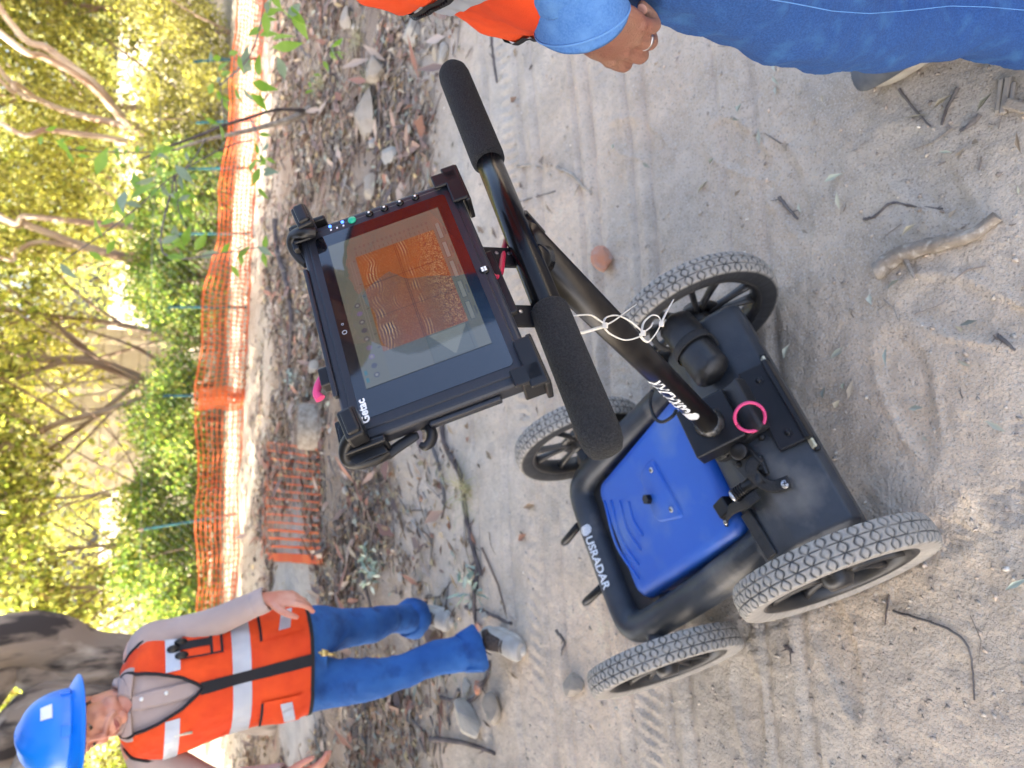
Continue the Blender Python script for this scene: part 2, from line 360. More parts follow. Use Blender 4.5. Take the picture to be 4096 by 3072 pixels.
def gh1(x, y, fine=False): return float(gh(np.array([x]), np.array([y]), fine)[0])
def grow(a, b, d0, d1, lim, g=1.09):
    c_ = list(np.arange(a, b + d0 / 2, d0)); up_ = []; d = d0; v = c_[-1]
    while v < lim: 
        d = min(d * g, d1 if v < b + 8 else 1e9); v += d; up_.append(v)
    return c_, up_
cx, ux = grow(-1.7, 1.7, 0.0062, 0.035, 250); ux = np.array(ux)
gx = np.concatenate([-ux[::-1], cx, ux])
cy, uy = grow(0.25, 3.4, 0.0065, 0.022, 280); dn = np.array([0.2, 0.1, 0, -.1, -.3, -.6, -1, -1.6, -2.5, -4, -7, -12, -25, -60, -120])
gy = np.concatenate([dn[::-1], cy, uy])
GX, GY = np.meshgrid(gx, gy); GZ = gh(GX, GY)
nx, ny = len(gx), len(gy); idx = np.arange(nx * ny).reshape(ny, nx)
F = np.stack([idx[:-1, :-1], idx[:-1, 1:], idx[1:, 1:], idx[1:, :-1]], -1).reshape(-1, 4)
# earth colours: dusty path, leaf-strewn soil, bare pale patches (real colour of the soil)
lit = np.clip((GY - 3.2 + 0.9 * (vn(GX * 1.1, GY * 1.1, 4) - 0.5)) / 0.9, 0, 1) * np.clip(1 - (GY - 6.9) / 0.5, 0, 1)
pale = np.clip(1 - np.hypot((GX + 2.2) / 1.25, (GY - 5.9) / 0.95), 0, 1) * 3; pale = np.clip(pale + 0.6 * (vn(GX * 5, GY * 9, 8) - 0.6), 0, 1)
c_path = np.array([0.575, 0.478, 0.372]); c_lit = np.array([0.25, 0.18, 0.125]); c_pale = np.array([0.43, 0.41, 0.38]); c_far = np.array([0.34, 0.28, 0.21])
far_ = np.clip((GY - 7.2) / 0.4, 0, 1)[..., None]
colr = c_path * (1 - lit[..., None]) + c_lit * lit[..., None]
colr = colr * (1 - far_) + c_far * far_
colr = colr * (1 - pale[..., None]) + c_pale * pale[..., None]
tone = 1 + 0.35 * fbm(GX * 1.5, GY * 1.5, 41, 4) + 0.45 * fbm(GX * 9, GY * 9, 51, 3) + 0.35 * fbm(GX * 45, GY * 45, 55, 2)
warm = fbm(GX * 2.2, GY * 2.2, 61, 3)
colr = colr * tone[..., None] * (1 + warm[..., None] * np.array([0.18, 0.0, -0.16]))
cols = np.concatenate([np.clip(colr, 0.02, 0.7), np.ones(colr.shape[:2] + (1,))], -1).reshape(-1, 4)
MT['soil'] = mat('soil', (0.3, 0.3, 0.3), 0.95, col=True, c2=(0.30, 0.25, 0.205), nscale=160, detail=3, thr=(.56, .72), c3=(0.60, 0.55, 0.48), n3=230, spec=0.15)
t_ = MT['soil'].node_tree; tc_ = t_.nodes.new('ShaderNodeTexCoord'); prev = None
for sc_, ds_, st_ in ((38, .008, .8), (140, .005, 1.0), (420, .0025, 1.0)):
    n_ = t_.nodes.new('ShaderNodeTexNoise'); n_.inputs['Scale'].default_value = sc_; n_.inputs['Detail'].default_value = 4; t_.links.new(tc_.outputs['Object'], n_.inputs['Vector'])
    b_ = t_.nodes.new('ShaderNodeBump'); b_.inputs['Distance'].default_value = ds_; b_.inputs['Strength'].default_value = st_; t_.links.new(n_.outputs['Fac'], b_.inputs['Height'])
    if prev: t_.links.new(prev.outputs[0], b_.inputs['Normal'])
    prev = b_
t_.links.new(prev.outputs[0], t_.nodes['Principled BSDF'].inputs['Normal'])
g = link('ground', mesh_from('ground', np.stack([GX, GY, GZ], -1).reshape(-1, 3), F, MT['soil'], True, cols)); tag(g, kind='structure')

# ------------------------------------------------------------------ foliage
def leaves_geo(P, L, Wd, cols, rg, droop=0.35, updir=None):
    """rhombic leaf at each point, its long axis random with some droop"""
    n = len(P); D = rg.normal(size=(n, 3)); D[:, 2] -= droop * 1.5; D /= np.linalg.norm(D, axis=1)[:, None]
    A = rg.normal(size=(n, 3)); S = np.cross(D, A); S /= np.linalg.norm(S, axis=1)[:, None] + 1e-9; Nn = np.cross(S, D)
    L = L * (0.6 + 0.8 * rg.random((n, 1))); Wd = Wd * (0.6 + 0.8 * rg.random((n, 1)))
    v0 = P; v1 = P + D * L * 0.4 + S * Wd * 0.5 + Nn * Wd * 0.12; v2 = P + D * L; v3 = P + D * L * 0.4 - S * Wd * 0.5 + Nn * Wd * 0.12
    V = np.stack([v0, v1, v2, v3], 1).reshape(-1, 3); F = np.arange(4 * n).reshape(n, 4)
    C = np.repeat(np.concatenate([cols, np.ones((n, 1))], 1), 4, axis=0)
    return V, F, C
def pal(names, n, rg):
    c = np.array(names)[rg.integers(0, len(names), n)]
    return c * (0.75 + 0.75 * rg.random((n, 1)))
G_YEL = [(0.25, 0.28, 0.085), (0.36, 0.36, 0.12), (0.19, 0.24, 0.07), (0.45, 0.45, 0.22), (0.10, 0.11, 0.045), (0.13, 0.10, 0.06)]
G_OLV = [(0.22, 0.21, 0.07), (0.30, 0.28, 0.09), (0.14, 0.13, 0.05), (0.36, 0.34, 0.13)]
G_GRN = [(0.14, 0.22, 0.06), (0.22, 0.32, 0.09), (0.09, 0.14, 0.05), (0.34, 0.38, 0.14), (0.24, 0.22, 0.08)]
G_GUM = [(0.13, 0.14, 0.045), (0.21, 0.20, 0.05), (0.09, 0.10, 0.04), (0.26, 0.23, 0.07)]
def crown(name, clumps, n, L, Wd, colors, parent, seed, shell=0.55):
    if L < .2: L *= .55; Wd *= .62; n = int(n * 2.0)
    rg = np.random.default_rng(seed); vol = np.array([c[1] ** 2 for c in clumps]); vol /= vol.sum()
    k = rg.choice(len(clumps), n, p=vol); C0 = np.array([c[0] for c in clumps])[k]; R_ = np.array([c[1] for c in clumps])[k]
    d = rg.normal(size=(n, 3)); d /= np.linalg.norm(d, axis=1)[:, None]; rad = shell + (1 - shell) * rg.random((n, 1)) ** 0.7
    # leaves gather on twigs: pull points towards a few hundred twig centres
    P = C0 + d * rad * R_[:, None] * np.array([1, 1, 0.8])
    tw = P[rg.integers(0, n, max(40, n // 22))]; P = tw[rg.integers(0, len(tw), n)] + rg.normal(size=(n, 3)) * L * 1.15
    cl = pal(colors, n, rg)
    if L >= .2: k_ = P[:, 2] > 3.7; P = P[k_]; cl = cl[k_]
    V, F, C = leaves_geo(P, L, Wd, cl, rg)
    return link(name, mesh_from(name, V, F, MT['leafmix'], False, C), parent)
def tree(name, label, cat, base, stems, clumps, n, L, Wd, colors, m, seed, group=None, shell=0.5, grp_trunk='trunk'):
    """stems: list of (points relative to base, radius list); first is the trunk, the rest limbs"""
    t = empty(name, base, label, cat, group)
    for i, (pts, r) in enumerate(stems):
        mb = MB(); mb.tube(pts, r, 10, seg=max(10, 5 * len(pts)))
        V = np.array(mb.V); V += 0.12 * np.mean(r) * np.stack([vn(V[:, 2] * 6, V[:, 0] * 9, 1 + i) - .5, vn(V[:, 2] * 6, V[:, 1] * 9, 2 + i) - .5, V[:, 0] * 0], 1); mb.V = [tuple(v) for v in V]
        mb.obj('trunk' if i == 0 else 'limb', m, t)
    if clumps: crown('crown', clumps, n, L, Wd, colors, t, seed, shell)
    return t
def G(x, y): return np.array([x, y, gh1(x, y)])
def rel(base, P): return [tuple(np.asarray(p) - base) for p in P]
def clumps_at(cx, cy, cz, rx, ry, rz, k, r, rg):
    out = []
    for _ in range(k):
        d = rg.normal(size=3); d /= np.linalg.norm(d); q = rg.random() ** 0.4
        out.append(((cx + d[0] * rx * q, cy + d[1] * ry * q, cz + d[2] * rz * q), r * (0.6 + 0.7 * rg.random())))
    return out

# --- the big gum tree behind the man; its crown shades the whole work area
rg = np.random.default_rng(77)
b0 = G(-2.95, 6.7)
P1 = [b0 + (0, 0, -.1), at(840, 2745, 6.6), at(600, 2705, 6.5), at(330, 2640, 6.4), at(0, 2565, 6.3), np.array([-2.5, 6.2, 3.3]), np.array([-2.9, 6.0, 5.0]), np.array([-3.4, 5.8, 6.6])]
P2 = [at(800, 2760, 6.55), at(560, 2800, 6.4), at(300, 2850, 6.2), at(60, 2935, 6.1), np.array([-4.2, 5.8, 2.9]), np.array([-5.2, 5.6, 4.6]), np.array([-6.0, 5.4, 6.2])]
P3 = [at(330, 2640, 6.4), at(170, 2700, 6.3), at(0, 2700, 6.3), np.array([-3.6, 5.7, 2.9]), np.array([-4.2, 4.4, 4.4]), np.array([-5.2, 3.0, 6.0])]
P4 = [np.array([-2.5, 6.2, 3.3]), np.array([-1.9, 5.4, 4.6]), np.array([-1.6, 4.2, 5.8]), np.array([-2.2, 2.6, 6.8])]
P5 = [np.array([-4.2, 5.8, 2.9]), np.array([-6.2, 6.6, 4.2]), np.array([-8.0, 7.2, 5.6])]
P6 = [at(560, 2800, 6.4), at(330, 2930, 6.0), at(120, 3060, 5.7), np.array([-4.6, 5.0, 2.4]), np.array([-6.4, 3.6, 4.0]), np.array([-8.2, 2.0, 5.6])]
# crown spread: where it must hang to throw its shade over the path
can = []
for i in range(440):
    x = -13.5 + 13.0 * rg.random(); y = -4.5 + 12.5 * rg.random(); z = 5.0 + 2.4 * rg.random()
    # the shadow lands along the sun's direction
    sx = x - SUND[0] / SUND[2] * z; sy = y - SUND[1] / SUND[2] * z
    if -6.5 < sx < 5.5 and -3.8 < sy < 8.5 and (sy < 7.2 - .22 * max(0, sx) or rg.random() < .22): can.append(((x - b0[0], y - b0[1], z - b0[2]), 0.75 + 0.5 * rg.random()))
shade_tree = tree('gum_tree', 'old grey gum tree with twisted double trunk behind the man in the hard hat', 'tree', tuple(b0),
     [(rel(b0, P1), [.40, .34, .30, .24, .20, .17, .12, .07]), (rel(b0, P2), [.26, .25, .22, .19, .15, .11, .06]), (rel(b0, P3), [.16, .15, .13, .12, .09, .05]),
      (rel(b0, P4), [.13, .10, .08, .04]), (rel(b0, P5), [.11, .08, .04]), (rel(b0, P6), [.15, .13, .11, .10, .08, .04])],
     can, 115000, 0.25, 0.15, G_GUM, MT['bark'], 4, shell=0.1)

# --- pale multi-stemmed tree beyond the fence on the right of the place
b1 = at(1000, 560, 11.2); b1[2] = gh1(b1[0], b1[1])
Y0 = 11.2
ST = [[b1, at(790, 640, Y0), at(690, 585, Y0), at(500, 480, Y0), at(380, 340, Y0), at(200, 200, Y0), at(0, 35, Y0), np.array([7.6, 11.2, 4.6])],
      [at(690, 590, Y0), at(520, 500, Y0 - .3), at(350, 330, Y0 - .6), at(180, 230, Y0 - .8), at(0, 130, Y0 - 1), np.array([5.4, 10.0, 4.4])],
      [at(720, 605, Y0), at(480, 500, Y0 + .4), at(300, 455, Y0 + .6), at(160, 400, Y0 + .7), at(0, 280, Y0 + .8), np.array([6.8, 12.4, 4.6])],
      [at(300, 455, Y0 + .6), at(150, 395, Y0 + .5), at(60, 330, Y0 + .2), at(0, 320, Y0), np.array([5.4, 11, 4.2])],
      [at(740, 618, Y0), at(480, 560, Y0 - .2), at(200, 520, Y0 - .4), at(0, 490, Y0 - .5), np.array([4.4, 10.6, 4.4])]]
rg = np.random.default_rng(8)
tree('pale_gum_tree', 'multi-stemmed tree with pale sunlit bark fanning upwards beyond the fence', 'tree', tuple(b1),
     [(rel(b1, s_), r_) for s_, r_ in zip(ST, ([.12, .095, .08, .065, .058, .05, .04, .02], [.055, .05, .045, .04, .035, .02], [.055, .05, .045, .04, .035, .02], [.035, .032, .03, .025, .02], [.045, .04, .035, .03, .02]))],
     clumps_at(2.0, 1.0, 4.6, 3.2, 2.4, 1.0, 22, .8, rg), 5200, 0.16, 0.075, G_YEL, MT['pale_bark'], 12)
# second pale tree: two slim stems a little to the left
b2 = at(1000, 960, 11.6); b2[2] = gh1(b2[0], b2[1])
ST = [[b2, at(650, 1065, 11.6), at(500, 1030, 11.5), at(330, 985, 11.4), at(200, 935, 11.3), at(80, 890, 11.3), at(0, 872, 11.2), np.array([2.7, 11, 4.4])],
      [at(330, 985, 11.4), at(150, 970, 11.3), at(60, 1010, 11.2), at(0, 1030, 11.2), np.array([1.9, 11, 4.2])]]
tree('slim_pale_tree', 'slim pale tree forking low, left of the fanning pale tree', 'tree', tuple(b2),
     [(rel(b2, ST[0]), [.085, .08, .07, .06, .055, .05, .045, .02]), (rel(b2, ST[1]), [.04, .035, .03, .025, .01])], clumps_at(0, .6, 4.0, 1.8, 1.6, .8, 14, .7, rg), 3600, .15, .07, G_YEL, MT['pale_bark'], 13)
b3 = at(1000, 905, 11.0); b3[2] = gh1(b3[0], b3[1])
tree('slim_pale_tree', 'straight white-barked sapling trunk beside the slim forking tree', 'tree', tuple(b3),
     [(rel(b3, [b3, at(650, 918, 11), at(500, 905, 11), at(250, 880, 11), at(100, 865, 11), at(0, 862, 11), np.array([3.0, 11, 4])]), [.05, .045, .045, .04, .04, .035, .015])],
     clumps_at(.1, .4, 4.1, 1.1, 1.1, .6, 8, .6, rg), 1800, .15, .07, G_YEL, MT['pale_bark'], 14)
def dtree(label, X0, Yb, Yt, y, r, clump, n, cols, m, seed, L=.17, lean=0, mids=None, cat='tree', name='woodland_tree'):
    b = at(1000, Yb, y); b[2] = gh1(b[0], b[1]); rg = np.random.default_rng(seed)
    pts = [b] + [at(a, c, y) for a, c in (mids or [])] + [at(0, Yt, y)]; top = pts[-1] + np.array([pts[-1][0] - pts[-2][0], 0, 1.6]); pts.append(top)
    r = r * .62
    st = [(rel(b, pts), list(np.linspace(r, r * .35, len(pts))))]
    for k in range(4):
        i = 1 + k % (len(pts) - 1); p = pts[i] * .6 + pts[i - 1] * .4; q = p + np.array([(-1) ** k * (0.6 + rg.random()), rg.normal() * .5, 1.0 + rg.random()])
        st.append((rel(b, [p, (p + q) / 2 + rg.normal(size=3) * .1, q]), [r * .4, r * .28, r * .1]))
    for k in range(9):
        i = 1 + k % (len(pts) - 1); q0 = pts[i] * rg.random() + pts[i - 1] * .3; q0 = pts[i - 1] + (pts[i] - pts[i - 1]) * rg.random(); d_ = np.array([rg.normal(), rg.normal() * .5, .9 + rg.random()]) * .8
        st.append((rel(b, [q0, q0 + d_ * .5 + rg.normal(size=3) * .08, q0 + d_]), [.014, .011, .005]))
    n = int(n * .72)
    return tree(name, label, cat, tuple(b), st, [(tuple(np.asarray(c) - [0, 0, 0]), r_) for c, r_ in clump(b, rg)], n, L, L * .48, cols, m, seed)
def cl(rx, ry, zc, rz, k, r): return lambda b, rg: clumps_at(0, 0, zc, rx, ry, rz, k, r, rg)
dtree('brown-trunked tree leaning left beyond the fence, mid picture', 0, 1180, 1240, 12.5, .11, cl(1.7, 1.5, 2.9, 1.3, 16, .7), 5200, G_OLV, MT['brown_bark'], 31, mids=[(800, 1370), (620, 1330), (420, 1290)])
dtree('dark thick-trunked tree beyond the folded end of the orange mesh', 0, 1500, 1400, 12.0, .17, cl(2.0, 1.5, 3.2, 1.0, 14, .75), 4600, G_YEL, MT['brown_bark'], 32, mids=[(640, 1545), (520, 1500), (360, 1445), (200, 1440)])
dtree('leaning brown tree whose trunk slants across behind the orange mesh', 0, 1540, 1790, 10.8, .085, cl(1.6, 1.3, 3.0, .9, 12, .7), 4200, G_YEL, MT['brown_bark'], 33, mids=[(560, 1600), (400, 1650), (210, 1700)])
dtree('forked slender tree with a long curved trunk, right of the tallest teal post', 0, 1890, 2000, 10.6, .055, cl(1.5, 1.3, 3.1, .8, 12, .65), 4200, G_YEL, MT['brown_bark'], 34, mids=[(820, 1905), (650, 1950), (520, 1945), (330, 1985)])
dtree('thin brown tree left of the tallest teal post', 0, 2090, 2260, 11.5, .06, cl(1.4, 1.3, 2.8, 1.0, 12, .65), 4200, G_YEL, MT['brown_bark'], 35, mids=[(640, 2140), (500, 2180), (330, 2190)])
dtree('leafy tree with yellow hanging leaves between the thin brown tree and the big gum', 0, 2330, 2360, 10.8, .06, cl(1.3, 1.1, 2.3, 1.3, 16, .6), 6500, G_YEL, MT['brown_bark'], 36, mids=[(600, 2345), (300, 2350)])
dtree('small tree filling the gap beyond the big gum trunks', 0, 2760, 2780, 11.5, .07, cl(1.7, 1.2, 2.2, 1.3, 16, .7), 5200, G_YEL, MT['brown_bark'], 37, mids=[(600, 2770), (300, 2775)])
dtree('dark brown multi-branched tree low behind the pale fanning tree', 0, 420, 380, 13.5, .10, cl(2.2, 1.5, 2.6, 1.4, 20, .8), 6500, G_OLV, MT['brown_bark'], 38, mids=[(700, 400), (500, 430), (250, 390)])
dtree('olive tree at the far right behind the fence', 0, 60, 0, 13.0, .09, cl(2.0, 1.4, 2.5, 1.4, 18, .8), 6000, G_GUM, MT['brown_bark'], 39, mids=[(600, 50), (300, 20)])
dtree('olive tree behind the slim pale trees', 0, 1010, 990, 14.5, .10, cl(2.0, 1.6, 3.0, 1.5, 18, .85), 6000, G_YEL, MT['brown_bark'], 40, mids=[(600, 1020), (300, 1000)])
# --- shrubs along the far side of the fence
sh = [(150, 10.6, 1.3, G_OLV, 'dry olive shrub behind the fence at the far right'), (520, 10.4, 1.1, G_OLV, 'brownish shrub at the foot of the pale fanning tree'), (830, 10.3, 1.0, G_GRN, 'green shrub behind the fence under the slim pale trees'),
      (1130, 10.2, 1.25, G_GRN, 'broad bright green bush against the wire fence, mid picture'), (1400, 10.1, 1.15, G_GRN, 'light green bush in front of the dark thick trunk'), (1680, 10.2, 1.0, G_GRN, 'grey-green bush behind the thin see-through end of the mesh'),
      (1930, 10.3, 1.0, G_GRN, 'bright bush behind the forked slender tree'), (2200, 10.0, 1.1, G_GRN, 'glossy green bush left of the tallest teal post'), (2480, 9.8, 1.25, G_GRN, 'tall green bush behind the man\'s raised arm'), (2900, 10.2, 1.3, G_YEL, 'yellow-green bush behind the man\'s shoulder')]
for i, (Y, y, h, cc, lb) in enumerate(sh):
    b = at(1000, Y, y); b[2] = gh1(b[0], b[1]); rg = np.random.default_rng(100 + i)
    st = []
    for k in range(4):
        q = np.array([rg.normal() * .35, rg.normal() * .25, h * (.6 + .3 * rg.random())]); st.append(([(0, 0, -.05), tuple(q * .5 + rg.normal(size=3) * .05), tuple(q)], [.018, .013, .006]))
    tree('shrub', lb, 'shrub', tuple(b), st, clumps_at(0, 0, h * .55, 1.0, .6, h * .45, 12, .38, rg), 4200, 0.10, 0.055, cc, MT['brown_bark'], 200 + i, shell=.2)
# --- far woodland that reads as one mass
rg = np.random.default_rng(9); P = []
n = 78000
X_ = rg.uniform(-22, 26, n); Y_ = rg.uniform(15.5, 32, n); Z_ = rg.random(n) ** 0.9 * (3.0 + 4.5 * vn(X_ * .35, Y_ * .2, 77)) + gh(X_, Y_, False)
gap = vn(X_ * .9, Z_ * .9 + Y_ * .1, 91) > 0.30
P = np.stack([X_, Y_, Z_], 1)[gap]
tw = P[rg.integers(0, len(P), 3200)]; P = tw[rg.integers(0, len(tw), len(P))] + rg.normal(size=P.shape) * 0.30
blend = vn(P[:, 0] * .35, P[:, 2] * .5, 5)[:, None]
cc = pal(G_YEL, len(P), rg) * blend + pal(G_OLV, len(P), rg) * (1 - blend) * .8
V, F_, C = leaves_geo(P, 0.20, 0.10, cc, rg)
tag(link('far_woodland', mesh_from('far_woodland', V, F_, MT['leafmix'], False, C)), 'sunlit yellow-green woodland filling the background beyond the fence', 'woodland', kind='stuff')
# --- pale timber house half hidden among the trees
hb = empty('house', (-0.9, 18.2, gh1(-.9, 18.2)), 'pale tan timber house half hidden behind the trees', 'house')
m = MB(); m.box((0, 1.6, 1.6), (3.6, 3, 3.4)); m.obj('wall', MT['siding'], hb, False)
for k in range(9):
    m = MB(); m.box((0, .085, .25 + k * .36), (3.6, .03, .34)); m.obj('board', MT['siding'], hb, False)
for xx in (-1.2, .4, 1.5):
    m = MB(); m.box((xx, -.35, 1.6), (.10, .10, 3.3)); m.obj('veranda_post', MT['siding'], hb, False)
m = MB(); m.add([(-2.1, -.5, 3.3), (2.1, -.5, 3.3), (2.1, 1.6, 4.4), (-2.1, 1.6, 4.4), (2.1, 3.7, 3.3), (-2.1, 3.7, 3.3), (-2.1, -.5, 3.22), (2.1, -.5, 3.22), (2.1, 3.7, 3.22), (-2.1, 3.7, 3.22)], [(0, 1, 2, 3), (3, 2, 4, 5), (0, 6, 7, 1), (4, 8, 9, 5), (0, 3, 5, 9, 6), (1, 7, 8, 4, 2), (6, 9, 8, 7)]); m.obj('roof', MT['grey_stick'], hb, False)

# ------------------------------------------------------------------ fences
def fl(t):       # line of the fence, t from 0 (left of the place) to 1
    x = -5.2 + 11.4 * t; y = 8.55 - 0.40 * np.clip((x + 1.0) / 5.5, 0, 1.2); return x, y
ch = empty('chain_link_fence', (0, 9.2, 0), 'grey chain link fence behind the orange safety mesh', 'fence')
m = MB(); nW = 120
for sgn in (-1, 1):
    for k in range(nW):
        t0 = k / nW; t1 = t0 + sgn * 0.085
        if not 0 <= t1 <= 1: continue
        x0, y0 = fl(t0); x1, y1 = fl(t1); y0 += .10; y1 += .10
        m.tube([(x0, y0 - 9.2, gh1(x0, y0)), (x1, y1 - 9.2, gh1(x1, y1) + .98)], .0010, 3, caps=False)
wf = m.obj('wire_mesh', MT['wire'], ch)
tag(wf, kind='stuff')
m = MB(); m.tube([(fl(t)[0], fl(t)[1] + .1 - 9.2, gh1(*fl(t)) + .99) for t in np.linspace(0, 1, 24)], .003, 4); m.obj('top_wire', MT['wire'], ch)
postspec = [(245, 790, 'teal fence post nearest the right edge of the fence'), (490, 800, 'teal fence post in front of the pale fanning tree'), (850 - 175, 770, 'short teal post between the sapling stem and the slim white trunk'),
            (935, 720, 'teal post beside the slim white-barked trunk'), (1228, 690, 'teal post in front of the broad bright bush'), (1583, 668, 'teal post at the folded end of the orange mesh'), (2112, 570, 'tallest teal post, leaning, left of the forked tree')]
for Y, Xt, lb in postspec:
    b = at(1000, Y, 8.6); x = b[0]; t = (x + 5.2) / 11.4; y = fl(t)[1] + .16; T_ = at(Xt, Y, y); 
    if Y == 2112: T_ = at(570, 2117, y); b = at(793, 2079, y); x = b[0] + .05
    z0 = gh1(x, y); p = empty('fence_post', (x, y, z0), lb, 'post', 'teal posts of the wire fence')
    top = np.array([T_[0] - x, 0, T_[2] - z0]); m = MB(); m.tube([(0, 0, -.1), tuple(top)], .015, 4); m.obj('stake', MT['teal'], p, False)
    d_ = nrm(top)
    for q_ in (.93, .6, .35): m = MB(); m.box(top * q_ + np.array([0, -.02, 0]), (.012, .012, .05)); m.obj('lug', MT['teal'], p, False)
    m = MB(); m.cyl(top - d_ * .01, top + d_ * .04, .016, 6); m.obj('cap', MT['pale_bark'] if Y == 2112 else MT['teal'], p, False)
# orange plastic safety mesh hung along the wire fence
def net_sheet(name, t0, t1, hfun, zfun, cu, cv, wv, off, seed, parent, sag=.02):
    """woven strip mesh: ribbons along and across"""
    n_u = int((t1 - t0) * 11.4 / cu); V = []; F = []
    def S(t, v):
        x, y = fl(t); h = hfun(t); 
        fold = .035 * math.sin(t * 190 + seed) + .05 * math.sin(t * 47 + seed * 2) * (1 - v * .5)
        return np.array([x + .015 * math.sin(v * 9 + t * 80), y - .02 + fold * .8 + off, gh1(x, y) + zfun(t) + v * h + sag * math.sin(t * 60 + seed) * v])
    def rib(A, B, C_, D):
        k = len(V); V.extend([A, B, C_, D]); F.append((k, k + 1, k + 2, k + 3))
    rows = max(3, int(hfun((t0 + t1) / 2) / cv)); gridp = [[S(t0 + (t1 - t0) * i / n_u, j / rows) for i in range(n_u + 1)] for j in range(rows + 1)]
    for j in range(rows + 1):
        for i in range(n_u):
            a, b = gridp[j][i], gridp[j][i + 1]; u_ = np.array([0, 0, wv * (1.6 if j in (0, rows) else 1.0)]); rib(a, b, b + u_, a + u_)
    for j in range(rows):
        for i in range(n_u + 1):
            a, b = gridp[j][i], gridp[j + 1][i]; u_ = np.array([wv * .8, 0.002, 0]); rib(a, a + u_, b + u_, b)
    return link(name, mesh_from(name, np.array(V), F, MT['net'], False), parent)
def tY(Y):
    b = at(1000, Y, 8.5); return (b[0] + 5.2) / 11.4
top_l = [(2550, 800), (2300, 792), (1600, 790), (1595, 785), (1300, 815), (1000, 870), (700, 900), (400, 930), (120, 945), (60, 980)]
def toph(t):
    x, y = fl(t); Y = 1536 - (x / y) * FPX * 1.0   # rough bearing, only to look up how far the mesh has sagged
    Xt = np.interp(Y, [a for a, _ in top_l[::-1]], [b for _, b in top_l[::-1]]); v = ray(Xt, Y); return max(.18, CAM_H + v[2] * y / v[1] - gh1(x, y))
sm = empty('safety_mesh', (0, 0, 0), 'dense bright orange safety mesh hung along the fence, right and middle', 'mesh')
net_sheet('netting', tY(1605), .985, toph, lambda t: 0, .05, .036, .013, 0.0, 1, sm)
net_sheet('netting_fold', tY(1640), tY(1560), lambda t: toph(t) * .99, lambda t: 0, .04, .030, .018, -.035, 4, sm)
sm2 = empty('safety_mesh', (0, 0, 0), 'thin see-through orange mesh continuing the fence towards the man', 'mesh')
net_sheet('netting', .12, tY(1612), toph, lambda t: 0, .075, .045, .011, 0.02, 2, sm2)
# mesh that has slid down onto the soil in front
ln = empty('fallen_mesh', (0, 0, 0), 'orange mesh lying flat on dappled soil in front of the fence', 'mesh')
m = MB(); c0, c1, c2, c3 = gz(1095, 1770), gz(1285, 1800), gz(1295, 2225), gz(1085, 2215)
def q4(a, b): return (c0 * (1 - a) + c1 * a) * (1 - b) + (c3 * (1 - a) + c2 * a) * b
def onr(p, dz): return np.array([p[0], p[1], gh1(p[0], p[1]) + dz])
def gridrib(p, q, wd, k=12):
    global m
    d = nrm(np.array([-(q - p)[1], (q - p)[0], 0])) * wd; pts = [onr(p + (q - p) * i / k, .022 + .01 * math.sin(i * 1.7 + p[0] * 9)) for i in range(k + 1)]
    for i in range(k): m.add([pts[i] - d, pts[i + 1] - d, pts[i + 1] + d, pts[i] + d], [(0, 1, 2, 3)])
for i in range(15):
    b = i / 14; w_ = .0055 if i < 11 else .011
    gridrib(q4(-.05, b), q4(1.0, b), w_)
for i in range(9): gridrib(q4(i / 8, 0), q4(i / 8, 1), .004, 20)
for i in range(5): gridrib(q4(-.02 + .01 * i, 1.0 + .012 * i), q4(1.02, 1.0 + .015 * i), .012)
gridrib(q4(-.06, 0), q4(-.06, 1), .014, 22); gridrib(q4(-.10, .3), q4(-.12, 1.05), .012, 22)
m.obj('netting', MT['net'], ln, False)

# ------------------------------------------------------------------ stump, roots, sticks, stones
def onp(X, Y, dz=0.0):
    p = gz(X, Y, 0.0); z = gh1(p[0], p[1], True); p = gz(X, Y, z + dz); return np.array([p[0], p[1], gh1(p[0], p[1], True) + dz])
p = onp(1262, 1705); st = empty('tree_stump', tuple(p), 'low sawn stump with a pale round cut face beside the fallen orange mesh', 'stump')
m = MB(); Rm = rotx(-.28); prof = [(.20, -.06), (.185, .05), (.178, .12), (.172, .128)]
m.rev(prof, (0, 0, 0), Rm @ np.array([0, 0, 1]), 26); V = np.array(m.V); V[:, :2] *= (1 + .10 * (vn(np.arctan2(V[:, 1], V[:, 0]) * 2.2, V[:, 2] * 3, 4)[:, None] - .5)); m.V = [tuple(v) for v in V]
shade_auto(m.obj('bark', MT['pale_stick'], st))
m = MB(); m.rev([(.0, .132), (.08, .133), (.165, .130)], (0, 0, 0), Rm @ np.array([0, 0, 1]), 26); m.obj('cut_face', MT['cut_wood'], st)
def stick(pts, r, mk, label, group=None, name='stick', seg=None, knots=2):
    P = [onp(X, Y, r * .40) for X, Y in pts]; b = P[0].copy(); b[2] -= r * .5
    m = MB(); n = max(8, 5 * len(P)); rr = np.linspace(r, r * .55, n) * (1 + (.22 if r < .015 else .07) * (np.random.default_rng(int(pts[0][0])).random(n) - .5))
    Q = catmull(P, n) + np.random.default_rng(3).normal(size=(n, 3)) * r * (.12 if r < .015 else .05)
    m.tube(Q - b, rr, 9)
    rg = np.random.default_rng(int(pts[0][1]))
    for _ in range(knots):
        i = rg.integers(1, n - 1); d = rg.normal(size=3); d[2] = abs(d[2]) * .3; m.tube([Q[i] - b, Q[i] - b + nrm(d) * r * (3 + 3 * rg.random())], [r * .4, r * .15], 5)
    o = m.obj(name, MT[mk]); o.location = b; shade_auto(o, 50)
    return tag(o, label, 'stick', group)
stick([(3500, 1090), (3590, 1025), (3740, 975), (3880, 940), (3985, 868)], .0215, 'pale_stick', 'thick curved dusty branch lying on the near path right of the cart', name='branch', knots=1)
stick([(2228, 672), (2290, 700), (2335, 745), (2360, 772)], .0085, 'pale_stick', 'short pale crooked stick on the path beyond the right grip, larger of a pair')
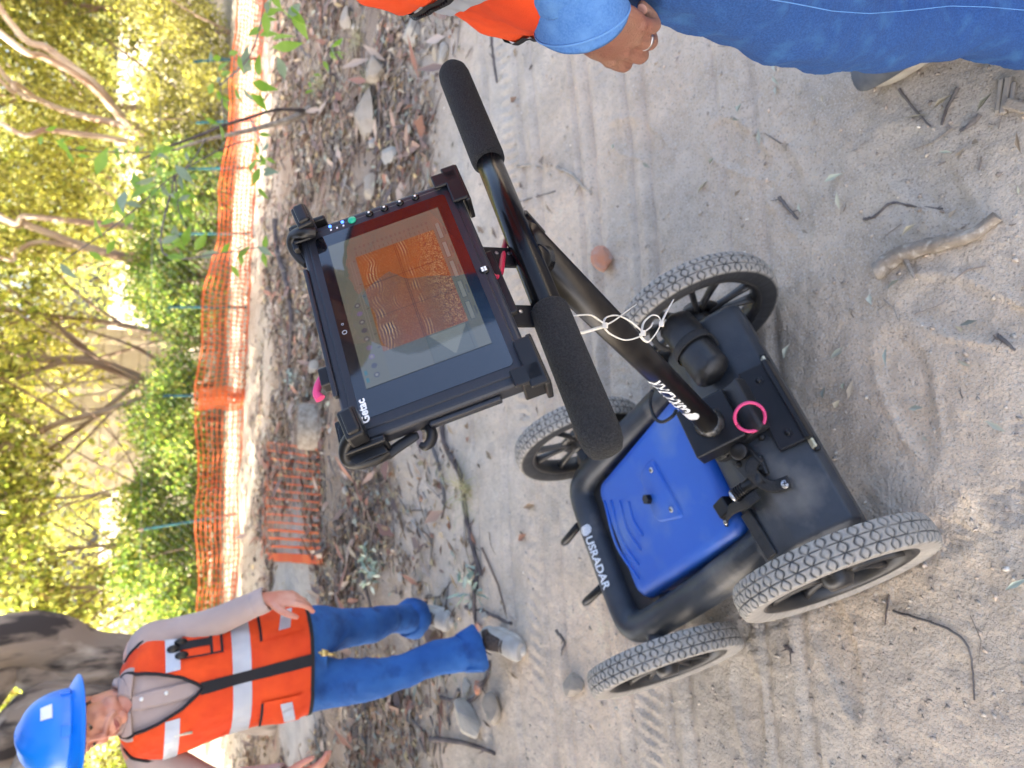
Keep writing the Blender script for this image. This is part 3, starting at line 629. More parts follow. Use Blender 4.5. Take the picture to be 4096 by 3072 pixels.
stick([(2068, 668), (2120, 662), (2165, 672), (2205, 702)], .006, 'pale_stick', 'thin pale twig on the path beyond the right grip, smaller of a pair')
stick([(2062, 812), (2120, 795), (2220, 764)], .0045, 'grey_stick', 'thin grey twig lying just behind the black handlebar')
stick([(1095, 880), (1112, 1000), (1150, 1130), (1168, 1260), (1160, 1400), (1150, 1600)], .035, 'dark_stick', 'long dark fallen branch curving along the far litter toward the stump', name='branch')
stick([(1765, 1670), (1782, 1780), (1842, 1900), (1862, 2050), (1890, 2180), (1925, 2300)], .017, 'dark_stick', 'long dark branch winding from the tablet\'s side to the man\'s shoes', name='branch', knots=5)
stick([(1728, 1780), (1765, 1900), (1778, 2010), (1768, 2070)], .011, 'grey_stick', 'dark stick left of the long winding branch', knots=3)
stick([(1340, 2088), (1378, 2120), (1388, 2180), (1440, 2290), (1452, 2400)], .014, 'dark_stick', 'dark crooked stick between the fallen mesh and the man\'s knees')
stick([(1430, 2205), (1455, 2330), (1488, 2440)], .010, 'dark_stick', 'thin dark stick close to the man\'s raised knee')
stick([(1862, 2430), (1930, 2445), (2045, 2492)], .012, 'dark_stick', 'dark stick crossing in front of the man\'s front shoe')
stick([(1905, 2270), (1900, 2400), (1902, 2480)], .014, 'dark_stick', 'dark stick touching the toe of the man\'s back shoe', knots=3)
stick([(1722, 2955), (1790, 2962), (1868, 2974), (1978, 3012)], .015, 'dark_stick', 'dark charred stick beside the pale flat stone, lower left of the place')
stick([(1835, 2760), (1795, 2860), (1800, 2900)], .012, 'grey_stick', 'grey forked stick above the pale flat stone')
stick([(1760, 2790), (1880, 2805), (1950, 2700), (1960, 2640)], .011, 'dark_stick', 'bent dark stick behind the man\'s front shoe', knots=4)
stick([(1630, 2770), (1640, 2860), (1700, 2930)], .009, 'grey_stick', 'slim grey stick by the back of the man\'s leg')
stick([(1205, 40), (1190, 130), (1212, 205), (1245, 230)], .015, 'grey_stick', 'pale grey root curling out of the litter at the far right')
stick([(1300, 20), (1300, 160), (1320, 230), (1295, 330), (1240, 400)], .013, 'grey_stick', 'grey branch lying in the litter right of the sapling foot', name='branch')
stick([(1620, 200), (1700, 215), (1780, 175)], .008, 'pale_stick', 'pale curved stick beside the grey stone behind the orange vest')
stick([(1560, 160), (1542, 260), (1560, 345)], .010, 'dark_stick', 'dark straight stick left of the pale curved one behind the vest')
stick([(1350, 690), (1400, 760), (1430, 790)], .009, 'pale_stick', 'pale weathered stick lying above the tablet\'s right edge')
stick([(1545, 470), (1552, 590), (1500, 690), (1420, 760)], .012, 'dark_stick', 'dark bent branch running past the flat stones toward the tablet', name='branch')
stick([(1965, 150), (1975, 240), (1988, 330)], .008, 'dark_stick', 'dark straight stick just beyond the tip of the orange vest')
stick([(3452, 878), (3500, 865), (3562, 812), (3640, 822), (3770, 836)], .0036, 'grey_stick', 'thin kinked grey twig lying right of the thick curved branch', name='twig')
stick([(3595, 358), (3660, 440), (3722, 505)], .0032, 'grey_stick', 'thin grey twig near the toe of the grey shoe', name='twig')
stick([(3830, 352), (3790, 430), (3765, 500)], .0045, 'grey_stick', 'split brown twig in the cracked soil right of the grey shoe', name='twig')
stick([(3915, 462), (3880, 500), (3840, 520)], .006, 'grey_stick', 'short grey twig with a blunt end near the wood chunk', name='twig')
stick([(3555, 2380), (3545, 2450), (3540, 2500)], .0022, 'dark_stick', 'fine dark stem on the path below the near wheel', name='twig')
stick([(3570, 2445), (3690, 2480), (3800, 2520), (3868, 2580), (3890, 2680), (3898, 2800)], .0030, 'grey_stick', 'long fine curved twig at the bottom right of the path', name='twig', knots=0)
stick([(3115, 790), (3150, 830), (3190, 875)], .005, 'grey_stick', 'short broken stick on the path between the right rear wheel and the shoe')
stick([(3980, 1340), (4020, 1365), (4060, 1400)], .005, 'grey_stick', 'silver-grey bark curl at the near edge of the path', name='bark_piece')
stick([(3138, 2580), (3170, 2610)], .006, 'dark_stick', 'short dark twig by the print of the front left wheel', name='twig')
stick([(2225, 2520), (2260, 2570), (2240, 2600)], .007, 'grey_stick', 'forked grey twig in front of the cart near the man\'s shoe', name='twig')
# wood chunk and a splinter
b = onp(4030, 385); ck = empty('wood_chunk', tuple(b), 'flat splintered piece of pale wood at the near right', 'wood')
for k, (o_, s_) in enumerate((((0, .0, .006), (.070, .011, .010)), ((.004, .0115, .0055), (.064, .009, .009)), ((-.006, -.0105, .005), (.056, .008, .007)))):
    m = MB(); m.box(o_, s_, rotz(-.12 + .03 * k)); bevel(m.obj('splinter', MT['cut_wood'], ck, False), .002, 1)
b = onp(4080, 430); m = MB(); m.box((0, 0, .01), (.05, .02, .016), rotz(1.0)); o = m.obj('wood_chip', MT['pale_stick'], None, False); bevel(o, .004, 2); o.location = b; tag(o, 'small rounded chip of wood beside the splintered piece', 'wood')
def stone(X, Y, r, mk, label, seed, name='stone', rz=0., sink=.62, jag=.25, sub=3):
    r = np.array(r) * [1.25, 1.25, 1.1]; b = onp(X, Y); m = MB(); m.rock((0, 0, r[2] * (1 - sink)), r, seed, sub, jag, rotz(rz)); o = m.obj(name, MT[mk], None, False); o.location = b
    return tag(o, label, 'stone' if name != 'brick_piece' else 'brick', 'stones among the litter' if name == 'stone' else None)
stone(2440, 1045, (.046, .034, .036), 'brick', 'broken orange-red brick piece lying on the path above the right rear wheel', 5, 'brick_piece', .7, .2)
for X, Y, r, mk, lb in [
    (1478, 462, (.15, .15, .07), 'stone', 'large flat pale stone above and right of the tablet'), (1525, 290, (.10, .08, .07), 'stone', 'rounded tan stone right of the large flat one'),
    (1575, 625, (.07, .06, .05), 'pale_stone', 'chalky white stone between the tablet and the right grip'), (1492, 748, (.085, .075, .05), 'stone', 'five-sided tan stone just above the tablet corner'),
    (1660, 135, (.10, .075, .05), 'pale_stone', 'flat grey stone just beyond the vest zip'), (1780, 230, (.06, .05, .03), 'pale_stone', 'small flat grey stone beyond the edge of the vest'),
    (1400, 80, (.09, .07, .05), 'stone', 'pale broken stone at the far right behind the vest'), (1502, 575, (.035, .03, .03), 'pale_stone', 'little white stone between the flat slab and the tablet'),
    (1340, 785, (.03, .03, .03), 'stone', 'small yellow-tan pebble above the tablet buttons'), (1885, 2868, (.095, .075, .055), 'pale_stone', 'angular pale stone left of the dark charred stick'),
    (1990, 2830, (.075, .055, .04), 'stone', 'flat tan stone beside the angular pale stone'), (2300, 2742, (.052, .04, .03), 'stone', 'flat stone touching the front left wheel'),
    (1875, 2745, (.035, .035, .025), 'pale_stone', 'round whitish stone behind the man\'s front shoe'), (1950, 2462, (.022, .016, .022), 'pale_stone', 'tiny bright white stone ahead of the man\'s front shoe'),
    (1928, 2510, (.035, .028, .025), 'brick', 'small rusty orange stone ahead of the man\'s front shoe'), (1918, 2742, (.03, .03, .025), 'brick', 'small rusty stone behind the man\'s heel'),
    (1390, 1960, (.035, .03, .03), 'pale_stone', 'white round stone near the fallen mesh corner'), (1610, 2308, (.03, .03, .02), 'pale_stone', 'oval cream stone between the long sticks'),
    (1268, 1470, (.06, .05, .05), 'pale_stone', 'grey-white stone behind the cable above the tablet')]:
    stone(X, Y, r, mk, lb, int(X + Y), rz=(X * 7 % 31) / 5)

def scatter(name, n, x0, x1, y0, y1, geo, matn, label, cat, seed, dens, cols):
    rg = np.random.default_rng(seed); X_ = rg.uniform(x0, x1, n * 4); Y_ = rg.uniform(y0, y1, n * 4); k = rg.random(n * 4) < dens(X_, Y_); X_, Y_ = X_[k][:n], Y_[k][:n]; n = len(X_)
    Z_ = gh(X_, Y_, True); P = np.stack([X_, Y_, Z_], 1)
    V, F_, C = geo(P, rg, pal(cols, n, rg)); o = link(name, mesh_from(name, V, F_, MT[matn], False, C)); return tag(o, label, cat, kind='stuff')
def litden(x, y): 
    l_ = np.clip((y - 3.0 + 0.9 * (vn(x * 1.1, y * 1.1, 4) - 0.5)) / 0.8, 0, 1) * np.clip(1 - (y - 7.3) / 0.4, 0.06, 1); l_ = l_ * (np.hypot((x + 2.2) / 1.25, (y - 5.9) / .95) > .85)
    return np.clip(l_ * np.clip(vn(x * 2.2, y * 2.2, 14) * 2.6 - .55, .06, 1) + 0.015, 0, 1)
def g_leaf(L, Wd):
    def f(P, rg, cl_):
        n = len(P); a = rg.random(n) * 2 * PI; tilt = rg.normal(size=n) * .25; D = np.stack([np.cos(a), np.sin(a), tilt], 1); S = np.stack([-np.sin(a), np.cos(a), rg.normal(size=n) * .35], 1)
        l_ = (L * (.5 + rg.random(n)))[:, None]; w_ = (Wd * (.5 + rg.random(n)))[:, None]; z = np.array([0, 0, 1.0]); h = (rg.random(n) * .012 + .004)[:, None] * z
        v = [P + h, P + D * l_ * .45 + S * w_ * .5 + h * 1.6, P + D * l_ + h * .9, P + D * l_ * .45 - S * w_ * .5 + h * 1.5, P + D * l_ * .45 + h * .8]
        V = np.stack(v, 1).reshape(-1, 3); i = np.arange(n)[:, None] * 5; F_ = np.concatenate([i + [0, 1, 4, 4], i + [1, 2, 4, 4], i + [2, 3, 4, 4], i + [3, 0, 4, 4]]); F_ = np.concatenate([i + [0, 1, 4], i + [1, 2, 4], i + [2, 3, 4], i + [3, 0, 4]])
        return V, F_, np.repeat(np.concatenate([cl_, np.ones((n, 1))], 1), 5, axis=0)
    return f
def g_twig(L, r):
    def f(P, rg, cl_):
        n = len(P); a = rg.random(n) * 2 * PI; D = np.stack([np.cos(a), np.sin(a), rg.normal(size=n) * .08], 1); S = np.stack([-np.sin(a), np.cos(a), 0 * a], 1); z = np.array([0, 0, 1.0])
        l_ = (L * rg.random(n) ** 2 * 1.5 + L * .2)[:, None]; rr = (r * (.4 + rg.random(n)))[:, None]; bend = (rg.normal(size=n) * .12)[:, None] * S * l_
        A = P + rr * z; B = A + D * l_ * .5 + bend; C_ = A + D * l_
        v = []
        for Q, k in ((A, 1), (B, .9), (C_, .5)): v += [Q + S * rr * k, Q + z * rr * 1.4 * k, Q - S * rr * k, Q - z * rr * k]
        V = np.stack(v, 1).reshape(-1, 3); i = np.arange(n)[:, None] * 12; F_ = []
        for s_ in (0, 4):
            for j in range(4): k = (j + 1) % 4; F_.append(i + [s_ + j, s_ + k, s_ + 4 + k, s_ + 4 + j])
        return V, np.concatenate(F_), np.repeat(np.concatenate([cl_, np.ones((n, 1))], 1), 12, axis=0)
    return f
def g_peb(r):
    def f(P, rg, cl_):
        n = len(P); o8 = np.array([[1, 0, 0], [0, 1, 0], [-1, 0, 0], [0, -1, 0], [0, 0, 1], [0, 0, -1], [.7, .7, .3], [-.7, -.6, .4]], float)
        T = np.array([[0, 6, 4], [6, 1, 4], [1, 2, 4], [2, 7, 4], [7, 3, 4], [3, 0, 4], [0, 3, 5], [3, 7, 5], [7, 2, 5], [2, 1, 5], [1, 6, 5], [6, 0, 5]])
        s_ = r * (.35 + rg.random(n) ** 3 * 2.0); J = 1 + .3 * rg.normal(size=(n, 8, 1)); a = rg.random(n) * 6.28; c_, d_ = np.cos(a), np.sin(a)
        V = o8[None] * J * s_[:, None, None] * (np.array([1, .8, .65])); X_ = V[..., 0] * c_[:, None] - V[..., 1] * d_[:, None]; Y_ = V[..., 0] * d_[:, None] + V[..., 1] * c_[:, None]
        V = np.stack([X_, Y_, V[..., 2] + .2 * s_[:, None]], -1) + P[:, None]; return V.reshape(-1, 3), (T[None] + 8 * np.arange(n)[:, None, None]).reshape(-1, 3), np.repeat(np.concatenate([cl_, np.ones((n, 1))], 1), 8, axis=0)
    return f
LC = [(.33, .25, .16), (.25, .17, .10), (.37, .30, .21), (.17, .12, .08), (.24, .12, .075), (.42, .36, .27), (.12, .09, .07), (.30, .31, .24), (.38, .29, .15), (.20, .13, .09)]
scatter('leaf_litter', 26000, -5.5, 5.5, 2.3, 8.8, g_leaf(.060, .021), 'litter', 'dry fallen leaves and bark flakes covering the soil beyond the path', 'leaf litter', 1, litden, LC)
scatter('bark_litter', 2600, -5.5, 5.5, 2.6, 8.2, g_leaf(.16, .045), 'litter', 'strips of brown shed bark lying among the fallen leaves', 'bark litter', 6, litden, [(.26, .13, .09), (.30, .20, .15), (.17, .12, .10), (.36, .28, .22)])
scatter('twig_litter', 7500, -5.5, 5.5, 2.4, 8.4, g_twig(.24, .0040), 'litter', 'countless small grey and brown twigs mixed with the leaves', 'twig litter', 2, litden, [(.12, .10, .09), (.22, .19, .17), (.16, .11, .08), (.30, .27, .23)])
def pathden(x, y): return np.clip(1.25 - .3 * y, .25, 1) * (0.25 + .8 * vn(x * 2, y * 2, 33))
scatter('gravel', 9000, -2.2, 2.2, .3, 4.2, g_peb(.0032), 'litter', 'fine grit and tiny pebbles strewn over the dusty path', 'grit', 3, pathden, [(.46, .40, .33), (.55, .50, .43), (.40, .34, .28), (.36, .30, .25), (.50, .40, .31)])
scatter('far_gravel', 5000, -5, 5, 3, 9, g_peb(.011), 'litter', 'small stones lying through the leaf litter', 'pebbles', 4, litden, [(.36, .31, .26), (.42, .37, .31), (.28, .23, .19), (.34, .20, .14)])
def nearden(x, y): return np.exp(-((x - .8) / .7) ** 2 - ((y - .75) / .5) ** 2) + .045
scatter('path_leaves', 420, -1.6, 1.9, .4, 3.4, g_leaf(.035, .010), 'litter', 'scattered pale green and tan gum leaves on the near path', 'leaves', 5, nearden, [(.42, .45, .36), (.46, .40, .28), (.42, .42, .33), (.38, .30, .21)])
scatter('path_twigs', 140, -1.8, 1.9, .4, 3.4, g_twig(.06, .0016), 'litter', 'tiny broken twigs on the near path', 'twigs', 7, nearden, [(.24, .20, .17), (.32, .28, .24)])
# tufts of dry grass
def grasstuft(X, Y, n, L, label, seed, c=((.50, .43, .25), (.42, .37, .2), (.36, .36, .16))):
    rg = np.random.default_rng(seed); b = onp(X, Y); m = MB(); V = []; F_ = []; C = []
    for k in range(n):
        a = rg.random() * 6.28; l_ = L * (.4 + .8 * rg.random()); d = np.array([math.cos(a), math.sin(a), 0]); s_ = np.array([-d[1], d[0], 0]) * .0012; p0 = rg.normal(size=3) * .02; p0[2] = 0
        pts = [p0, p0 + d * l_ * .3 + [0, 0, l_ * .35], p0 + d * l_ * .7 + [0, 0, l_ * .4], p0 + d * l_ + [0, 0, l_ * .2]]; k0 = len(V)
        for q, wd in zip(pts, (1, 1, .7, .1)): V += [q - s_ * wd, q + s_ * wd]
        F_ += [(k0 + 2 * i, k0 + 2 * i + 1, k0 + 2 * i + 3, k0 + 2 * i + 2) for i in range(3)]; cc = c[rg.integers(len(c))]; C += [(*cc, 1)] * 8
    o = link('dry_grass', mesh_from('dry_grass', np.array(V), np.array(F_), MT['litter'], False, C)); o.location = b; return tag(o, label, 'grass tuft')
grasstuft(1880, 1960, 60, .20, 'dry straw-coloured grass tuft beside the long winding branch', 1)
grasstuft(1300, 330, 70, .22, 'dry grass spray in the litter near the sapling foot', 2)
grasstuft(1450, 160, 60, .20, 'dry grass spray behind the vest pocket corner', 3)
grasstuft(1150, 2440, 90, .20, 'clump of dry yellow grass behind the man\'s hand', 4)
grasstuft(1490, 330, 50, .15, 'dry needle-like stems between the two big tan stones', 5)
# pale green fallen sprigs
for i, (X, Y, lb) in enumerate([(1490, 2240, 'pale grey-green leaf sprig fallen by the man\'s knee'), (1900, 2330, 'grey-green leaf sprig between the man\'s shoes and the branch'), (1495, 2290, 'pale sprig close to the thin dark stick'), (1180, 1530, 'tiny grey-green sprig near the stump')]):
    b = onp(X, Y); rg = np.random.default_rng(400 + i); n = 34; P = rg.normal(size=(n, 3)) * [.05, .05, .015] + [0, 0, .03]
    V, F_, C = leaves_geo(P, .06, .022, pal([(.34, .40, .32), (.27, .34, .25), (.42, .46, .38)], n, rg), rg, 0)
    o = link('leaf_sprig', mesh_from('leaf_sprig', V, F_, MT['litter'], False, C)); o.location = b; tag(o, lb, 'sprig')

# ------------------------------------------------------------------ leaning sapling with big green leaves
b = gz(1245, 432); b[2] = gh1(b[0], b[1]); sp = empty('sapling', tuple(b), 'thin leaning sapling with fresh green leaves in front of the orange mesh', 'sapling')
def leafblade(P, d, L, Wd, nrm_, seed, parent):
    d = nrm(d); n = nrm(np.asarray(nrm_) - d * (np.asarray(nrm_) @ d)); s_ = np.cross(d, n); V = []; F_ = []
    prof = [0.05, .55, .95, 1.0, .72, .38, 0.02]
    for i, wv in enumerate(prof):
        t = i / (len(prof) - 1); c_ = P + d * L * t - n * L * .22 * t * t
        V += [c_ - s_ * Wd * .5 * wv + n * Wd * .14 * wv, c_, c_ + s_ * Wd * .5 * wv + n * Wd * .14 * wv]
    for i in range(len(prof) - 1):
        a = 3 * i; F_ += [(a, a + 1, a + 4, a + 3), (a + 1, a + 2, a + 5, a + 4)]
    o = link('leaf', mesh_from('leaf', np.array(V), F_, MT['fresh_leaf' if seed % 4 else 'grey_leaf'], True), parent); return o
MT['fresh_leaf'] = mat('fresh_leaf', (0.17, 0.31, 0.05), 0.45, c2=(0.24, 0.38, 0.07), nscale=9, transl=0.45)
MT['grey_leaf'] = mat('grey_leaf', (0.22, 0.30, 0.19), 0.5, c2=(0.27, 0.35, 0.24), nscale=9, transl=0.3)
S1 = [b, at(1180, 470, 5.5), at(1080, 500, 5.4), at(960, 530, 5.3), at(820, 560, 5.2), at(700, 600, 5.1)]
S2 = [at(1215, 440, 5.6), at(1100, 440, 5.4), at(1000, 470, 5.2), at(900, 500, 5.0), at(790, 545, 4.8), at(680, 585, 4.7), at(560, 640, 4.5)]
m = MB(); m.tube(np.array(S1) - b, [.030, .024, .02, .016, .012, .007], 8, seg=24); m.obj('stem', MT['pale_stick'], sp)
m = MB(); m.tube(np.array(S2) - b, [.014, .012, .011, .010, .008, .005], 7, seg=26); m.obj('stem', MT['vest_trim'] if False else MT['dark_stick'], sp)
twigs = [[at(820, 560, 5.2), at(770, 640, 4.6), at(690, 720, 4.0), at(600, 800, 3.6)], [at(900, 500, 5.0), at(890, 420, 4.6), at(880, 340, 4.2), at(860, 240, 4.0)],
         [at(1010, 560, 5.3), at(900, 590, 4.8), at(700, 700, 4.0), at(560, 820, 3.5), at(420, 930, 3.2), at(250, 1045, 3.0)], [at(700, 700, 4.0), at(720, 850, 3.8), at(770, 960, 3.7)],
         [at(880, 340, 4.2), at(960, 270, 3.7), at(1010, 200, 3.4), at(1050, 60, 3.1), at(1060, -60, 3.0)], [at(1000, 470, 5.2), at(1050, 600, 4.4), at(1020, 680, 4.1)],
         [at(700, 600, 5.1), at(560, 610, 4.7), at(300, 600, 4.2), at(180, 560, 4.0)], [at(1245, 432, 5.9), at(1240, 340, 4.9), at(1330, 200, 4.3), at(1370, 150, 4.1)],
         [at(700, 700, 4.0), at(650, 1010, 3.6), at(900, 1010, 3.5), at(1030, 990, 3.4)]]
for tw in twigs: m = MB(); m.tube(np.array(tw) - b, [.0055, .0045, .003, .002], 5, seg=16); m.obj('twig', MT['grey_stick'], sp)
rg = np.random.default_rng(61)
leafspots = [ # X, Y, depth, size px
 (500, 765, 3.3, 90), (520, 800, 3.3, 100), (560, 770, 3.4, 80), (470, 790, 3.3, 75), (540, 735, 3.4, 70), (600, 640, 3.9, 60), (625, 610, 4.0, 60), (650, 670, 4.0, 85), (700, 660, 4.0, 80), (385, 700, 3.6, 95), (455, 670, 3.6, 70), (590, 720, 3.8, 60),
 (975, 300, 3.7, 95), (1010, 330, 3.7, 100), (1000, 375, 3.7, 90), (1040, 390, 3.7, 85), (970, 350, 3.8, 60), (940, 350, 3.8, 50), (1035, 305, 3.7, 80), (1090, 190, 3.3, 100), (1110, 225, 3.3, 90), (1090, 160, 3.3, 90), (1120, 30, 3.0, 110), (1165, 25, 3.0, 110), (1150, 75, 3.0, 90), (1080, 30, 3.0, 80), (1060, 45, 3.0, 80),
 (1370, 150, 4.1, 60), (700, 900, 3.8, 70), (660, 930, 3.8, 75), (735, 985, 3.7, 80), (780, 1000, 3.7, 80), (800, 1030, 3.7, 60), (700, 1000, 3.7, 60), (460, 960, 3.4, 60), (400, 900, 3.3, 50), (1030, 985, 3.4, 60), (1050, 1010, 3.4, 50), (950, 1030, 3.5, 55), (925, 1060, 3.5, 50), (985, 1000, 3.5, 60),
 (1010, 640, 4.3, 70), (1040, 670, 4.2, 70), (1000, 690, 4.2, 60), (1050, 700, 4.2, 60), (1030, 750, 4.2, 50), (980, 610, 4.4, 60), (890, 560, 4.9, 50), (880, 600, 4.9, 50), (180, 520, 4.0, 40), (270, 600, 4.1, 40), (310, 620, 4.1, 35), (830, 510, 5.0, 50), (820, 470, 5.0, 45), (800, 450, 5.0, 45)]
for i, (X, Y, y, px) in enumerate(leafspots):
    P = at(X, Y, y); L = px * 1.15 * (y * 1.0) / FPX; d = rg.normal(size=3) * [1, .5, .55] + [0, 0, -.45]; leafblade(P - b, d, L, L * .36, rg.normal(size=3) * .5 + np.array([0, -.8, .6]), i, sp)
for i in range(110):
    tw = twigs[i % len(twigs)]; Q = catmull(tw, 12)[rg.integers(3, 12)]; dep = Q[1]; L = .045 + .045 * rg.random(); Q = Q + rg.normal(size=3) * .02
    leafblade(Q - b, rg.normal(size=3) * [1, .5, .55] + [0, 0, -.5], L, L * .4, rg.normal(size=3) * .5 + np.array([0, -.8, .6]), i, sp)

# ------------------------------------------------------------------ the radar cart
CB = np.stack([np.array([CR[0], CR[1], 0]), np.array([CF[0], CF[1], 0]), np.array([0, 0, 1.0])], 1)
cart = empty('radar_cart', label='four-wheeled black ground radar push cart with blue lid and grey dusty tyres', cat='cart', mat=Matrix(((CR[0], CF[0], 0, CART[0]), (CR[1], CF[1], 0, CART[1]), (0, 0, 1, -.004), (0, 0, 0, 1))))
def ctf(P): return (np.asarray(P) - CART - [0, 0, -.004]) @ CB
def wfc(P): return np.asarray(P) @ CB.T + CART + [0, 0, -.004]
def CZ(X, Y, z): return ctf(gz(X, Y, z - .004))
def Cplane(X, Y, p0, n):
    c_ = ctf(CAM); v = ray(X, Y) @ CB; return c_ + v * (((np.asarray(p0) - c_) @ n) / (v @ n))
WR, WB, TRK, TW = 0.2092, 0.5922, 0.3387, 0.0300
# tyre with the looping tread cut into it
def tyre_mesh():
    NT_ = 640; s_ = np.linspace(-1, 1, 41); prof = []
    for v in s_: prof.append((TW * v * (1 - 0.0 * v * v), WR - .0065 * abs(v) ** 2.6, v))
    side = [(TW * 1.03, WR - .014, 2), (TW * 1.04, WR - .024, 2), (TW * .98, WR - .036, 2), (TW * .90, WR - .044, 2), (TW * .80, WR - .050, 2)]
    prof = [(-a, b, c) for a, b, c in side[::-1]] + prof + side
    pr = np.array(prof); th = np.linspace(0, 2 * PI, NT_, endpoint=False); T, K = np.meshgrid(th, np.arange(len(pr)), indexing='ij')
    a = pr[K, 0]; r = pr[K, 1]; sv = pr[K, 2]; tread = sv < 1.5; s1 = np.where(tread, sv, 0); ph = T * 42 / (2 * PI)
    d = np.full(T.shape, 9.0)
    for sg in (-1, 1):
        f = ph - sg * .29 * np.sin(PI * (s1 + .36) / .72); f = np.abs(f - np.round(f)); d = np.minimum(d, f * (2 * PI * WR / 42) / .0027)
    for l_ in (-.36, .36): d = np.minimum(d, np.abs(s1 - l_) * TW / .0014)
    gz_ = np.clip(1.25 - d, 0, 1) * tread; r = r - gz_ * .0032
    mott = vn(T * 40, s1 * 3, 3) * .5 + vn(T * 130, s1 * 9 + 5, 4) * .5
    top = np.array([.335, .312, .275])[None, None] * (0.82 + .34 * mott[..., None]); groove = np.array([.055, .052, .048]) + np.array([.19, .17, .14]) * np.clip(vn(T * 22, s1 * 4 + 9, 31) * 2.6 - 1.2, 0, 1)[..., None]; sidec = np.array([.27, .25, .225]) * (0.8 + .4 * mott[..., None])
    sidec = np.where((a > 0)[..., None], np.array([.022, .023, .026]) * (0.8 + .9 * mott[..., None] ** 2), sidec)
    c = np.where(tread[..., None], top * (1 - gz_[..., None]) + groove * gz_[..., None], sidec)
    edge = (np.abs(sv) > .93) & tread; c = np.where(edge[..., None], c * 1.06, c)
    V = np.stack([a, np.cos(T) * r, np.sin(T) * r], -1).reshape(-1, 3); n = len(pr); I = np.arange(NT_ * n).reshape(NT_, n); J = np.roll(I, -1, axis=0)
    F_ = np.stack([I[:, :-1], I[:, 1:], J[:, 1:], J[:, :-1]], -1).reshape(-1, 4)
    return mesh_from('tyre', V, F_, MT['rubber'], True, np.concatenate([c, np.ones(c.shape[:2] + (1,))], -1).reshape(-1, 4))
def rim_mesh():
    m = MB(); ax = (1, 0, 0)
    m.rev([(.1665, -.024), (.1665, .024), (.158, .026), (.150, .020), (.146, .004), (.146, -.004), (.150, -.020), (.158, -.026)], (0, 0, 0), ax, 64, closed=True)
    m.rev([(.0, -.034), (.024, -.034), (.028, -.026), (.032, -.020), (.032, .020), (.028, .026), (.024, .034), (0, .034)], (0, 0, 0), ax, 28)
    return m.mesh('wheel', MT['rim'])
TY, RM = tyre_mesh(), rim_mesh()
def spoke_mesh(k):
    m = MB(); a = 2 * PI * (k // 2) / 5 + (-1) ** k * .10 + .2; a2 = 2 * PI * (k // 2) / 5 + (-1) ** k * .235 + .2
    p = np.array([0, math.cos(a) * .026, math.sin(a) * .026]); q = np.array([0, math.cos(a2) * .150, math.sin(a2) * .150])
    m.tube([p, (p + q) / 2, q], [.0085, .0075, .0095], 8, seg=6, flat=[1.5, 1.2, 1.6], up=(1, 0, 0)); return m.mesh('spoke', MT['rim'])
SPK = [spoke_mesh(k) for k in range(10)]
def web_mesh():
    m = MB(); m.rev([(.030, -.005), (.062, -.004), (.062, .004), (.030, .005)], (0, 0, 0), (1, 0, 0), 40, closed=True); return m.mesh('hub_disc', MT['rim'])
WEB = web_mesh()
for i, (l_, f_, rt_) in enumerate(((-TRK, 0, .4), (TRK, 0, 1.1), (-TRK, WB, 2.2), (TRK, WB, .75))):
    o = link('wheel', RM, cart); o.location = (l_, f_, WR); o.rotation_euler = (rt_, 0, 0)
    t = link('tyre', TY, o)
    if l_ > 0: t.rotation_euler = (0, 0, PI)
    for sm_ in SPK: link('spoke', sm_, o)
    link('hub_disc', WEB, o)
# moulded frame
m = MB()
for sx in (-1, 1):
    m.tube([(sx * .205, .04, .205), (sx * .225, .14, .205), (sx * .234, .34, .20), (sx * .236, .52, .197), (sx * .232, .625, .197), (sx * .205, .677, .197), (sx * .13, .689, .197), (0, .690, .197)], [.050, .048, .044, .043, .043, .044, .043, .043], 20, seg=40, flat=[1.15, 1.25, 1.2, 1.1, 1.0, 1.0, 1.0, 1.0])
    m.tube([(sx * .232, .09, .12), (sx * .236, .34, .155), (sx * .234, .56, .165)], [.03, .026, .02], 12, seg=12)
    m.cyl((sx * .22, WB, .20), (sx * .305, WB, .207), .026, 16); m.cyl((sx * .22, 0, .20), (sx * .305, 0, .207), .030, 16)
# rear housing
prof = [(.105, .262), (.05, .283), (-.01, .287), (-.065, .272), (-.115, .236), (-.122, .215), (-.075, .13), (-.02, .105), (.10, .11), (.118, .16)]
xs = [-.288, -.275, -.15, 0, .15, .275, .288]; V = []; F_ = []
for k, x in enumerate(xs):
    sc = .86 if abs(x) > .28 else 1.0; cc_ = np.array([0.0, .195])
    for f_, z_ in prof: q = cc_ + (np.array([f_, z_]) - cc_) * sc; V.append((x, q[0], q[1]))
n_ = len(prof)
for k in range(len(xs) - 1):
    for j in range(n_): j2 = (j + 1) % n_; F_.append((k * n_ + j, k * n_ + j2, (k + 1) * n_ + j2, (k + 1) * n_ + j))
F_.append(tuple(range(n_ - 1, -1, -1))); F_.append(tuple((len(xs) - 1) * n_ + j for j in range(n_)))
m.add(V, [tuple(reversed(f)) for f in F_])
# raised rail along the top with the cable channel
fr = fuse(m, 'frame', MT['frame_plastic'], cart, .0042, 5, .6)
